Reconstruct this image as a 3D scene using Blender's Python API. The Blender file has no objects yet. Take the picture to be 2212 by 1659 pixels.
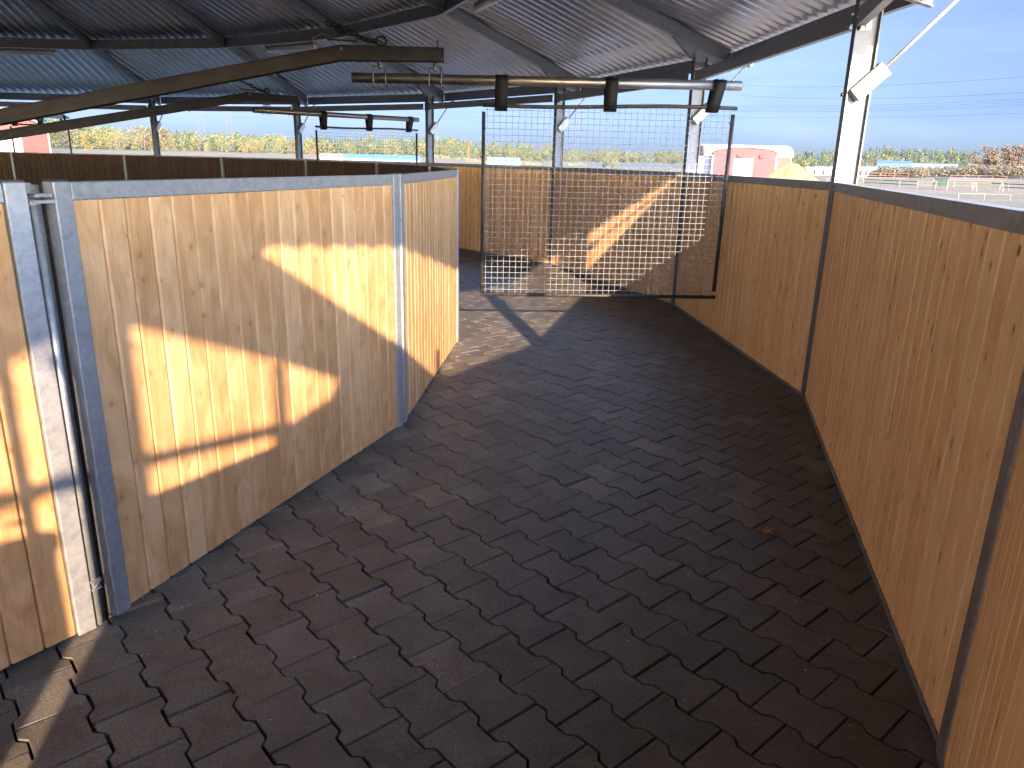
import bpy, math, random
from mathutils import Vector, Matrix
random.seed(7)
R = math.radians
scene = bpy.context.scene
col = scene.collection

# ------------------------------------------------------------------ geometry of the place
CTR = Vector((-9.886, 6.691, 0.0))
NO, NI = 20, 24
RO, PHO, RI, PHI = 12.224, -0.404, 9.362, -0.468
WALL = 1.643
def aO(k): return PHO + 2*math.pi/NO*k
def aI(k): return PHI + 2*math.pi/NI*k
def pol(a, r, z=0.0): return Vector((CTR.x + r*math.cos(a), CTR.y + r*math.sin(a), z))
def O(k, r=RO, z=0.0): return pol(aO(k), r, z)
def I(k, r=RI, z=0.0): return pol(aI(k), r, z)
SUN_H = Vector((0.213, -0.977, 0)).normalized()
SUN_EL = R(16.9)

# ------------------------------------------------------------------ camera
F_PX, HOR, ROLL, CAMH = 1607.6, 485.85, R(1.368), 1.75
th = math.atan(HOR/F_PX)
fw = Vector((0, math.cos(th), -math.sin(th))); up0 = Vector((0, math.sin(th), math.cos(th))); rt0 = Vector((1, 0, 0))
rt = rt0*math.cos(ROLL) + up0*math.sin(ROLL); up = -rt0*math.sin(ROLL) + up0*math.cos(ROLL)
cd = bpy.data.cameras.new('camera'); cam = bpy.data.objects.new('camera', cd); col.objects.link(cam)
M = Matrix(((rt.x, up.x, -fw.x, 0), (rt.y, up.y, -fw.y, 0), (rt.z, up.z, -fw.z, CAMH), (0, 0, 0, 1)))
cam.matrix_world = M
cd.sensor_width = 36; cd.lens = F_PX/2212*36; cd.clip_start = 0.05; cd.clip_end = 6000
scene.camera = cam
def at(x, y, dist):
    """real place at horizontal distance dist in the direction of a measured bearing and elevation"""
    d = fw*F_PX + rt*(x-1106) - up*(y-829.5)
    t = dist/math.hypot(d.x, d.y)
    return Vector((0, 0, CAMH)) + d*t

# ------------------------------------------------------------------ mesh helper
class MB:
    def __init__(s): s.v = []; s.f = []; s.sm = []; s.mi = []; s.uv = None; s.uvs = []
    def quad(s, pts, sm=False, mi=0, uv=None):
        n = len(s.v); s.v += [tuple(p) for p in pts]; s.f.append(tuple(range(n, n+len(pts)))); s.sm.append(sm); s.mi.append(mi)
        s.uvs.append(uv or [(0, 0)]*len(pts))
    def raw(s, vs, fs, sm=False, mi=0, uvs=None):
        n = len(s.v); s.v += [tuple(p) for p in vs]
        for j, f in enumerate(fs):
            s.f.append(tuple(i+n for i in f)); s.sm.append(sm); s.mi.append(mi)
            s.uvs.append([uvs[i] for i in f] if uvs else [(0, 0)]*len(f))
    def obox(s, o, ex, ey, ez, mi=0):
        """box from corner o along three edge vectors"""
        o = Vector(o); ex = Vector(ex); ey = Vector(ey); ez = Vector(ez)
        if ex.cross(ey).dot(ez) < 0: ex, ey = ey, ex
        vs = [o, o+ex, o+ex+ey, o+ey, o+ez, o+ex+ez, o+ex+ey+ez, o+ey+ez]
        s.raw(vs, [(0,3,2,1), (4,5,6,7), (0,1,5,4), (1,2,6,5), (2,3,7,6), (3,0,4,7)], mi=mi)
    def cbox(s, c, x, y, z, sx, sy, sz, mi=0):
        x = Vector(x).normalized()*sx; y = Vector(y).normalized()*sy; z = Vector(z).normalized()*sz
        s.obox(Vector(c)-(x+y+z)/2, x, y, z, mi)
    def bar(s, a, b, w, h, side=None, mi=0):
        """rectangular bar a->b; w along side, h along the other normal"""
        a = Vector(a); b = Vector(b); d = (b-a)
        side = Vector(side).normalized() if side is not None else d.cross(Vector((0, 0, 1))).normalized()
        n = d.cross(side).normalized()
        s.obox(a-side*w/2-n*h/2, d, side*w, n*h, mi)
    def tube(s, pts, r, n=10, caps=True, mi=0):
        pts = [Vector(p) for p in pts]; vs = []; rs = r if isinstance(r, (list, tuple)) else [r]*len(pts)
        d0 = (pts[1]-pts[0]).normalized()
        ref = Vector((0, 0, 1)) if abs(d0.z) < 0.9 else Vector((1, 0, 0))
        x = d0.cross(ref).normalized()
        for i, p in enumerate(pts):
            d = (pts[min(i+1, len(pts)-1)]-pts[max(i-1, 0)]).normalized()
            x = (x - d*x.dot(d)).normalized(); y = d.cross(x)
            for j in range(n):
                t = 2*math.pi*j/n; vs.append(p + (x*math.cos(t)+y*math.sin(t))*rs[i])
        fs = []
        for i in range(len(pts)-1):
            for j in range(n):
                fs.append((i*n+j, i*n+(j+1) % n, (i+1)*n+(j+1) % n, (i+1)*n+j))
        s.raw(vs, fs, sm=n > 4, mi=mi)
        if caps:
            m = len(pts)-1; b0 = len(s.v)-len(vs)
            for f in (tuple(b0+j for j in range(n))[::-1], tuple(b0+m*n+j for j in range(n))):
                s.f.append(f); s.sm.append(False); s.mi.append(mi); s.uvs.append([(0, 0)]*n)
    def extr(s, prof, A, B, x, y, mi=0):
        """profile points (px, py) on axes x, y swept from A to B"""
        A = Vector(A); B = Vector(B); s.prism([A + Vector(x)*a + Vector(y)*b for a, b in prof], B-A, mi)
    def split(s, name, mats, parent):
        """every connected piece becomes an object of its own"""
        par = list(range(len(s.v)))
        def find(i):
            while par[i] != i: par[i] = par[par[i]]; i = par[i]
            return i
        for f in s.f:
            for i in f[1:]: par[find(i)] = find(f[0])
        groups = {}
        for j, f in enumerate(s.f): groups.setdefault(find(f[0]), []).append(j)
        out = []
        for fs in groups.values():
            m = MB(); idx = {}
            for j in fs:
                for i in s.f[j]:
                    if i not in idx: idx[i] = len(m.v); m.v.append(s.v[i])
                m.f.append(tuple(idx[i] for i in s.f[j])); m.sm.append(s.sm[j]); m.mi.append(s.mi[j]); m.uvs.append(s.uvs[j])
            out.append(m.build(name, mats, parent))
        return out
    def prism(s, poly, ext, mi=0):
        poly = [Vector(p) for p in poly]; ext = Vector(ext); n = len(poly)
        nn = Vector()
        for i in range(n): nn += (poly[i]-poly[0]).cross(poly[(i+1) % n]-poly[0])
        if nn.dot(ext) > 0: poly = poly[::-1]
        vs = poly + [p+ext for p in poly]
        fs = [tuple(range(n)), tuple(range(2*n-1, n-1, -1))] + [((i+1) % n, i, n+i, n+(i+1) % n) for i in range(n)]
        s.raw(vs, fs, mi=mi)
    def build(s, name, mats, parent=None, origin=None):
        o_ = Vector(origin) if origin is not None else Vector((0, 0, 0))
        me = bpy.data.meshes.new(name); me.from_pydata([tuple(Vector(v)-o_) for v in s.v], [], s.f)
        mats = mats if isinstance(mats, (list, tuple)) else [mats]
        for m in mats: me.materials.append(m)
        me.polygons.foreach_set('use_smooth', s.sm); me.polygons.foreach_set('material_index', s.mi)
        if s.uv:
            l = me.uv_layers.new(name='UVMap'); flat = [c for q in s.uvs for p in q for c in p]
            l.data.foreach_set('uv', flat)
        me.update()
        o = bpy.data.objects.new(name, me); col.objects.link(o); o.location = o_
        if parent is not None:
            q, w = parent, Vector((0, 0, 0))
            while q is not None: w = w + q.location; q = q.parent
            o.parent = parent; o.location = o_ - w
        return o
def tag(o, label=None, cat=None, group=None, kind=None):
    if label: o['label'] = label
    if cat: o['category'] = cat
    if group: o['group'] = group
    if kind: o['kind'] = kind
    return o
def empty(name, loc, label, cat, group=None):
    o = bpy.data.objects.new(name, None); col.objects.link(o); o.location = loc; o.empty_display_size = 0.2
    return tag(o, label, cat, group)

# ------------------------------------------------------------------ materials
def mat(name):
    m = bpy.data.materials.new(name); m.use_nodes = True; nt = m.node_tree
    return m, nt, nt.nodes['Principled BSDF']
def N(nt, t, **k):
    n = nt.nodes.new(t)
    for a, b in k.items():
        if a in n.inputs: n.inputs[a].default_value = b
        else: setattr(n, a, b)
    return n
def ramp(nt, stops, interp='LINEAR'):
    r = nt.nodes.new('ShaderNodeValToRGB'); cr = r.color_ramp; cr.interpolation = interp
    while len(cr.elements) < len(stops): cr.elements.new(0.5)
    for e, (p, c) in zip(cr.elements, stops):
        e.position = p; e.color = (c, c, c, 1) if isinstance(c, (int, float)) else (*c, 1)
    return r
def mix(nt, mode, fac, a, b):
    m = nt.nodes.new('ShaderNodeMix'); m.data_type = 'RGBA'; m.blend_type = mode
    for sock, v in ((m.inputs[0], fac), (m.inputs[6], a), (m.inputs[7], b)):
        if hasattr(v, 'is_linked') or hasattr(v, 'links'): nt.links.new(v, sock)
        elif isinstance(v, (int, float)): sock.default_value = v
        else: sock.default_value = (*v, 1)
    return m.outputs[2]
def math_(nt, op, a, b=None, c=None):
    m = nt.nodes.new('ShaderNodeMath'); m.operation = op
    for i, v in enumerate((a, b, c)):
        if v is None: continue
        if isinstance(v, (int, float)): m.inputs[i].default_value = v
        else: nt.links.new(v, m.inputs[i])
    return m.outputs[0]
def bump(nt, bs, h, strength, dist):
    b = N(nt, 'ShaderNodeBump', Strength=strength, Distance=dist); nt.links.new(h, b.inputs['Height']); nt.links.new(b.outputs[0], bs.inputs['Normal']); return b

def wood_mat(name, c_dark, c_mid, c_light, knot_col, knot_density, knot_size, knot_amt, asp=3.4):
    """vertical pine boards; UV.x runs across the boards in metres, UV.y up; every board is an island"""
    m, nt, bs = mat(name); L = nt.links.new
    uv = N(nt, 'ShaderNodeUVMap'); geo = N(nt, 'ShaderNodeNewGeometry'); rnd = geo.outputs['Random Per Island']
    off = N(nt, 'ShaderNodeCombineXYZ'); L(math_(nt, 'MULTIPLY', rnd, 13.7), off.inputs[0]); L(math_(nt, 'MULTIPLY', rnd, 57.3), off.inputs[1]); L(math_(nt, 'MULTIPLY', rnd, 31.0), off.inputs[2])
    p = N(nt, 'ShaderNodeVectorMath', operation='ADD'); L(uv.outputs[0], p.inputs[0]); L(off.outputs[0], p.inputs[1])
    # long figure of the grain
    mp = N(nt, 'ShaderNodeMapping'); mp.inputs['Scale'].default_value = (16, 0.9, 1); L(p.outputs[0], mp.inputs[0])
    n1 = N(nt, 'ShaderNodeTexNoise', Scale=1.0, Detail=3.0, Roughness=0.5, Distortion=0.6); L(mp.outputs[0], n1.inputs['Vector'])
    mp2 = N(nt, 'ShaderNodeMapping'); mp2.inputs['Scale'].default_value = (150, 3.0, 1); L(p.outputs[0], mp2.inputs[0])
    n2 = N(nt, 'ShaderNodeTexNoise', Scale=1.0, Detail=2.0, Roughness=0.6); L(mp2.outputs[0], n2.inputs['Vector'])
    rings = math_(nt, 'FRACT', math_(nt, 'MULTIPLY', n1.outputs[0], 9.0))
    rg = ramp(nt, [(0.0, 0.0), (0.72, 0.25), (0.93, 1.0), (1.0, 0.0)]); L(rings, rg.inputs[0])
    # chatoyant, feathered patches around hidden knots
    mp3 = N(nt, 'ShaderNodeMapping'); mp3.inputs['Scale'].default_value = (7, 2.6, 1); mp3.inputs['Rotation'].default_value = (0, 0, 0.35); L(p.outputs[0], mp3.inputs[0])
    n3 = N(nt, 'ShaderNodeTexNoise', Scale=1.0, Detail=4.0, Roughness=0.55, Distortion=1.6); L(mp3.outputs[0], n3.inputs['Vector'])
    base = ramp(nt, [(0.34, c_dark), (0.5, c_mid), (0.66, c_light)])
    br = N(nt, 'ShaderNodeMapRange'); br.inputs[1].default_value = 0; br.inputs[2].default_value = 1; br.inputs[3].default_value = -0.10; br.inputs[4].default_value = 0.10; L(rnd, br.inputs[0])
    L(math_(nt, 'ADD', n3.outputs[0], br.outputs[0]), base.inputs[0])
    c = mix(nt, 'MULTIPLY', math_(nt, 'MULTIPLY', rg.outputs[0], 0.30), base.outputs[0], (0.62, 0.45, 0.30))
    c = mix(nt, 'MULTIPLY', math_(nt, 'MULTIPLY', n2.outputs[0], 0.30), c, (0.72, 0.60, 0.48))
    # knots
    mk = N(nt, 'ShaderNodeMapping'); mk.inputs['Scale'].default_value = (9.0*knot_density, asp*knot_density, 1); L(p.outputs[0], mk.inputs[0])
    vo = N(nt, 'ShaderNodeTexVoronoi', Scale=1.0, Randomness=1.0); vo.voronoi_dimensions = '2D'; L(mk.outputs[0], vo.inputs['Vector'])
    sep = N(nt, 'ShaderNodeSeparateColor'); L(vo.outputs['Color'], sep.inputs[0])
    # each cell's own knot size (some cells have none)
    sz = math_(nt, 'MULTIPLY', math_(nt, 'MAXIMUM', math_(nt, 'SUBTRACT', sep.outputs[0], 0.35), 0.0), knot_size)
    kd = math_(nt, 'DIVIDE', vo.outputs['Distance'], math_(nt, 'ADD', sz, 0.0008))
    core = ramp(nt, [(0.0, 1.0), (0.55, 0.95), (1.0, 0.0)]); L(math_(nt, 'MULTIPLY', kd, 1.0), core.inputs[0])
    halo = ramp(nt, [(0.0, 0.8), (0.35, 0.45), (1.0, 0.0)]); L(math_(nt, 'MULTIPLY', kd, 0.30), halo.inputs[0])
    c = mix(nt, 'MULTIPLY', math_(nt, 'MULTIPLY', halo.outputs[0], 0.45), c, (0.66, 0.40, 0.22))
    su = N(nt, 'ShaderNodeSeparateXYZ'); L(uv.outputs[0], su.inputs[0])
    hi = N(nt, 'ShaderNodeMapRange'); hi.inputs[1].default_value = 0.4; hi.inputs[2].default_value = 1.5; hi.inputs[3].default_value = knot_amt*0.45; hi.inputs[4].default_value = knot_amt; L(su.outputs[1], hi.inputs[0])
    c = mix(nt, 'MIX', math_(nt, 'MULTIPLY', core.outputs[0], hi.outputs[0]), c, knot_col)
    L(c, bs.inputs['Base Color']); bs.inputs['Roughness'].default_value = 0.62; bs.inputs['Specular IOR Level'].default_value = 0.3
    bump(nt, bs, math_(nt, 'ADD', math_(nt, 'MULTIPLY', n2.outputs[0], 0.5), math_(nt, 'MULTIPLY', n3.outputs[0], 0.6)), 0.35, 0.004)
    return m
wood_in = wood_mat('pine_boards_pale', (0.40, 0.240, 0.112), (0.475, 0.302, 0.152), (0.55, 0.375, 0.21), (0.22, 0.105, 0.04), 0.90, 0.15, 0.7, 7.0)
wood_out = wood_mat('pine_boards_honey', (0.75, 0.48, 0.235), (0.82, 0.55, 0.285), (0.86, 0.61, 0.335), (0.10, 0.035, 0.013), 1.3, 0.19, 0.9)

wood_back = wood_mat('shade_toned_boards', (0.030, 0.017, 0.010), (0.043, 0.025, 0.015), (0.060, 0.036, 0.022), (0.02, 0.01, 0.006), 1.0, 0.25, 0.8)  # under-roof shade on the island side is put into this dark colour
def steel_mat(name, c1, c2, metallic, rough, scale=14.0, spangle=0.5):
    m, nt, bs = mat(name); L = nt.links.new
    tc = N(nt, 'ShaderNodeTexCoord'); geo = N(nt, 'ShaderNodeNewGeometry')
    n1 = N(nt, 'ShaderNodeTexNoise', Scale=scale, Detail=6.0, Roughness=0.65, Distortion=0.8); L(geo.outputs['Position'], n1.inputs['Vector'])
    vo = N(nt, 'ShaderNodeTexVoronoi', Scale=scale*3.2); L(geo.outputs['Position'], vo.inputs['Vector'])
    se = N(nt, 'ShaderNodeSeparateColor'); L(vo.outputs['Color'], se.inputs[0])
    f = math_(nt, 'ADD', math_(nt, 'MULTIPLY', n1.outputs[0], 1-spangle*0.5), math_(nt, 'MULTIPLY', se.outputs[0], spangle*0.5))
    rp = ramp(nt, [(0.3, c1), (0.7, c2)]); L(f, rp.inputs[0]); L(rp.outputs[0], bs.inputs['Base Color'])
    bs.inputs['Metallic'].default_value = metallic
    rr = N(nt, 'ShaderNodeMapRange'); rr.inputs[3].default_value = rough-0.1; rr.inputs[4].default_value = rough+0.13; L(f, rr.inputs[0]); L(rr.outputs[0], bs.inputs['Roughness'])
    bump(nt, bs, n1.outputs[0], 0.12, 0.004)
    return m
galv = steel_mat('galvanised_steel', (0.20, 0.225, 0.26), (0.315, 0.345, 0.385), 0.5, 0.5, 22.0, 0.25)
galv_col = steel_mat('column_galvanised_steel', (0.085, 0.105, 0.135), (0.145, 0.172, 0.21), 0.35, 0.5, 16.0, 0.35)
galv_dark = steel_mat('weathered_galvanised_steel', (0.17, 0.175, 0.18), (0.29, 0.295, 0.30), 0.6, 0.5, 9.0)
sheet_m = steel_mat('roof_sheet_zinc', (0.40, 0.46, 0.57), (0.50, 0.56, 0.67), 0.9, 0.33, 3.0, 0.2)
arm_m = steel_mat('dull_arm_steel', (0.018, 0.021, 0.026), (0.048, 0.052, 0.058), 0.5, 0.55, 7.0, 0.2)
pipe_m = steel_mat('bare_pipe_steel', (0.25, 0.25, 0.26), (0.36, 0.36, 0.37), 0.9, 0.38, 5.0, 0.1)
wire_m = steel_mat('galvanised_wire', (0.15, 0.20, 0.29), (0.21, 0.28, 0.40), 0.0, 0.45, 20.0, 0.1)
bar_m = steel_mat('blackened_steel_tube', (0.014, 0.015, 0.018), (0.045, 0.046, 0.050), 0.0, 0.5, 18.0, 0.2)
def plain(name, c, rough=0.7, metallic=0.0, var=0.25, scale=6.0, bmp=0.0, coord='Position'):
    m, nt, bs = mat(name); L = nt.links.new; geo = N(nt, 'ShaderNodeNewGeometry')
    n1 = N(nt, 'ShaderNodeTexNoise', Scale=scale, Detail=5.0, Roughness=0.6); L(geo.outputs['Position'], n1.inputs['Vector'])
    rp = ramp(nt, [(0.3, tuple(x*(1-var) for x in c)), (0.7, tuple(min(1, x*(1+var)) for x in c))]); L(n1.outputs[0], rp.inputs[0]); L(rp.outputs[0], bs.inputs['Base Color'])
    bs.inputs['Roughness'].default_value = rough; bs.inputs['Metallic'].default_value = metallic
    if bmp: bump(nt, bs, n1.outputs[0], bmp, 0.02)
    return m
rubber = plain('black_rubber_strap', (0.009, 0.010, 0.013), 0.55, 0, 0.3, 30)
white_plastic = plain('white_painted_metal', (0.36, 0.38, 0.40), 0.45, 0, 0.05, 20)
lamp_white = plain('frosted_lamp_cover', (0.75, 0.75, 0.75), 0.3, 0, 0.03, 10)
lamp_grey = plain('grey_lamp_body', (0.22, 0.22, 0.23), 0.5, 0, 0.1, 10)
black_cap = plain('black_plastic_cap', (0.02, 0.02, 0.02), 0.5)
rubber.node_tree.nodes['Principled BSDF'].inputs['Specular IOR Level'].default_value = 0.15
bar_m.node_tree.nodes['Principled BSDF'].inputs['Specular IOR Level'].default_value = 0.3
joint_soil = plain('dark_joint_sand', (0.010, 0.008, 0.007), 0.95, 0, 0.3, 40)
rope_m = plain('steel_rope', (0.30, 0.28, 0.25), 0.45, 0.6)

def paver_mat():
    m, nt, bs = mat('rubber_pavers'); L = nt.links.new; geo = N(nt, 'ShaderNodeNewGeometry'); pos = geo.outputs['Position']; rnd = geo.outputs['Random Per Island']
    cr = ramp(nt, [(0.0, (0.062, 0.059, 0.055)), (0.45, (0.073, 0.068, 0.063)), (0.8, (0.085, 0.079, 0.072)), (0.93, (0.096, 0.094, 0.096)), (1.0, (0.125, 0.102, 0.080))]); L(rnd, cr.inputs[0])
    n1 = N(nt, 'ShaderNodeTexNoise', Scale=190.0, Detail=3.0, Roughness=0.7); L(pos, n1.inputs['Vector'])
    r1 = ramp(nt, [(0.32, 0.40), (0.52, 1.0), (0.70, 1.9)]); L(n1.outputs[0], r1.inputs[0])
    c = mix(nt, 'MULTIPLY', 1.0, cr.outputs[0], r1.outputs[0])
    n2 = N(nt, 'ShaderNodeTexNoise', Scale=5.0, Detail=6.0, Roughness=0.62); L(pos, n2.inputs['Vector'])
    r2 = ramp(nt, [(0.35, 0.72), (0.65, 1.3)]); L(n2.outputs[0], r2.inputs[0]); c = mix(nt, 'MULTIPLY', 1.0, c, r2.outputs[0])
    # dusty tan scuffs and straw dust
    n3 = N(nt, 'ShaderNodeTexNoise', Scale=22.0, Detail=7.0, Roughness=0.75, Distortion=1.2); L(pos, n3.inputs['Vector'])
    r3 = ramp(nt, [(0.56, 0.0), (0.74, 0.55)]); L(n3.outputs[0], r3.inputs[0]); c = mix(nt, 'MIX', r3.outputs[0], c, (0.185, 0.160, 0.128))
    vo = N(nt, 'ShaderNodeTexVoronoi', Scale=38.0, Randomness=1.0); L(pos, vo.inputs['Vector'])
    se = N(nt, 'ShaderNodeSeparateColor'); L(vo.outputs['Color'], se.inputs[0])
    sp = math_(nt, 'MULTIPLY', math_(nt, 'LESS_THAN', vo.outputs['Distance'], 0.085), math_(nt, 'GREATER_THAN', se.outputs[1], 0.72)); c = mix(nt, 'MIX', math_(nt, 'MULTIPLY', sp, 0.7), c, (0.26, 0.21, 0.15))
    L(c, bs.inputs['Base Color'])
    rr = N(nt, 'ShaderNodeMapRange'); rr.inputs[3].default_value = 0.52; rr.inputs[4].default_value = 0.76; L(n2.outputs[0], rr.inputs[0]); L(rr.outputs[0], bs.inputs['Roughness'])
    bs.inputs['Specular IOR Level'].default_value = 0.6
    n4 = N(nt, 'ShaderNodeTexNoise', Scale=260.0, Detail=3.0, Roughness=0.7); L(pos, n4.inputs['Vector'])
    bump(nt, bs, n4.outputs[0], 0.45, 0.002)
    return m
paver_m = paver_mat()

def sstep(a, b, x):
    t = min(1, max(0, (x-a)/(b-a))); return t*t*(3-2*t)
def field_rise(x, y):
    """the fields to the north-west climb gently towards the wood"""
    d = math.hypot(x, y); az = math.degrees(math.atan2(x, y))
    return 2.15*sstep(150, 340, d)*(1-sstep(-6.0, -1.6, az))*sstep(-60, -45, az)
# ------------------------------------------------------------------ ground of the place
def ground():
    m, nt, bs = mat('autumn_field'); L = nt.links.new; geo = N(nt, 'ShaderNodeNewGeometry'); pos = geo.outputs['Position']
    mp = N(nt, 'ShaderNodeMapping'); mp.inputs['Rotation'].default_value = (0, 0, 0.35); mp.inputs['Scale'].default_value = (0.012, 0.045, 1); L(pos, mp.inputs[0])
    n1 = N(nt, 'ShaderNodeTexNoise', Scale=1.0, Detail=5.0, Roughness=0.55); L(mp.outputs[0], n1.inputs['Vector'])
    rp = ramp(nt, [(0.30, (0.082, 0.056, 0.030)), (0.43, (0.105, 0.076, 0.034)), (0.50, (0.052, 0.062, 0.022)), (0.55, (0.108, 0.080, 0.038)), (0.72, (0.110, 0.080, 0.048))]); L(n1.outputs[0], rp.inputs[0])
    n2 = N(nt, 'ShaderNodeTexNoise', Scale=0.9, Detail=8.0, Roughness=0.7); L(pos, n2.inputs['Vector'])
    r2 = ramp(nt, [(0.3, 0.6), (0.7, 1.35)]); L(n2.outputs[0], r2.inputs[0])
    c = mix(nt, 'MULTIPLY', 1.0, rp.outputs[0], r2.outputs[0]); L(c, bs.inputs['Base Color']); bs.inputs['Roughness'].default_value = 0.95
    bump(nt, bs, n2.outputs[0], 0.5, 0.2)
    mb = MB(); rings = [0, 9.0, 12.9, 14.5, 18, 25, 40, 60, 90, 130, 165, 190, 215, 240, 270, 300, 340, 380, 450, 520, 700, 950, 1400, 2600]; n = 180
    def gz(r, a): 
        z = -0.045 if r < 13 else -0.045 - 0.4*min(1, (r-13)/5)
        p = pol(a, r); return z + field_rise(p.x, p.y)
    vs = []; fs = []
    for i, r in enumerate(rings):
        for j in range(n):
            a = 2*math.pi*j/n; vs.append(pol(a, max(r, 0.01), gz(r, a)))
    for i in range(len(rings)-1):
        for j in range(n): fs.append((i*n+j, (i+1)*n+j, (i+1)*n+(j+1) % n, i*n+(j+1) % n))
    mb.raw(vs, fs, sm=True)
    tag(mb.build('ground', m), kind='structure')
    mb = MB(); n = 120; vs = []
    for r in (9.0, 12.7):
        for j in range(n): vs.append(pol(2*math.pi*j/n, r, -0.034))
    mb.raw(vs, [(j, n+j, n+(j+1) % n, (j+1) % n) for j in range(n)])
    tag(mb.build('track_bed', joint_soil), kind='structure')
ground()
GZ = -0.445
ap = MB(); vs = []
for r_ in (12.55, 16.5, 24.0):
    for j in range(120): vs.append(pol(2*math.pi*j/120, r_, -0.02 if r_ < 13 else -0.4))
ap.raw(vs, [(i*120+j, (i+1)*120+j, (i+1)*120+(j+1) % 120, i*120+(j+1) % 120) for i in range(2) for j in range(120)])
tag(ap.build('bounce_apron', plain('pale_bounce_ground', (0.42, 0.39, 0.35), 0.95, 0, 0.25, 12, 0.4)), kind='structure')  # unseen pale ring added to bounce sunlight up under the roof

# paving of bone-shaped rubber blocks
def paving():
    P, Wd = 0.236, 0.190
    ua = R(-48.7); U = Vector((math.cos(ua), math.sin(ua), 0)); V = Vector((-U.y, U.x, 0))
    org = Vector((-0.2276, 3.0481, 0)) - V*0.1075
    prof = [(0, 1), (0.0465, 1), (0.0715, 0), (0.1645, 0), (0.1895, 1), (0.236, 1)]
    mb = MB(); rr = random.Random(3)
    def poly(g, su, sv):
        h = Wd/2
        up_ = [(min(max(u, g), P-g), h+0.0125*(2*w-1)-g) for u, w in prof]
        lo = [(u, -v) for u, v in up_[::-1]]
        return [((u-P/2), v) for u, v in up_+lo]
    for jc in range(-80, 81):
        for iu in range(-70, 71):
            c = org + U*(P*(iu+0.5*(jc % 2)+0.5)) + V*(Wd*jc)
            d = c-CTR; r = math.hypot(d.x, d.y)
            a = (math.atan2(d.y, d.x)-PHO)/(2*math.pi/NO)
            if not (9.02 < r < 12.36) or not (-3.5 < a < 8.5): continue
            g = 0.0034 + rr.random()*0.0022
            du, dv = rr.gauss(0, 0.0016), rr.gauss(0, 0.0009)
            rot = rr.gauss(0, 0.004); z0 = rr.gauss(0, 0.0016); tu, tv = rr.gauss(0, 0.009), rr.gauss(0, 0.009)
            def tr(p, z):
                u, v = p[0]+du, p[1]+dv; u, v = u-rot*v, v+rot*u
                return c + U*u + V*v + Vector((0, 0, z+z0+tu*u+tv*v))
            top = [tr(p, 0) for p in poly(g+0.0022, 0, 0)]; mid = [tr(p, -0.003) for p in poly(g, 0, 0)]; bot = [tr(p, -0.05) for p in poly(g, 0, 0)]
            n = len(top); vs = bot+mid+top
            # the outline runs clockwise seen from above
            fs = [tuple(2*n+i for i in range(n))[::-1]]
            for k in (0, 1):
                for i in range(n): fs.append((k*n+(i+1) % n, k*n+i, (k+1)*n+i, (k+1)*n+(i+1) % n))
            mb.raw(vs, fs)
    tag(mb.build('rubber_paving', paver_m), kind='structure')
paving()

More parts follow.
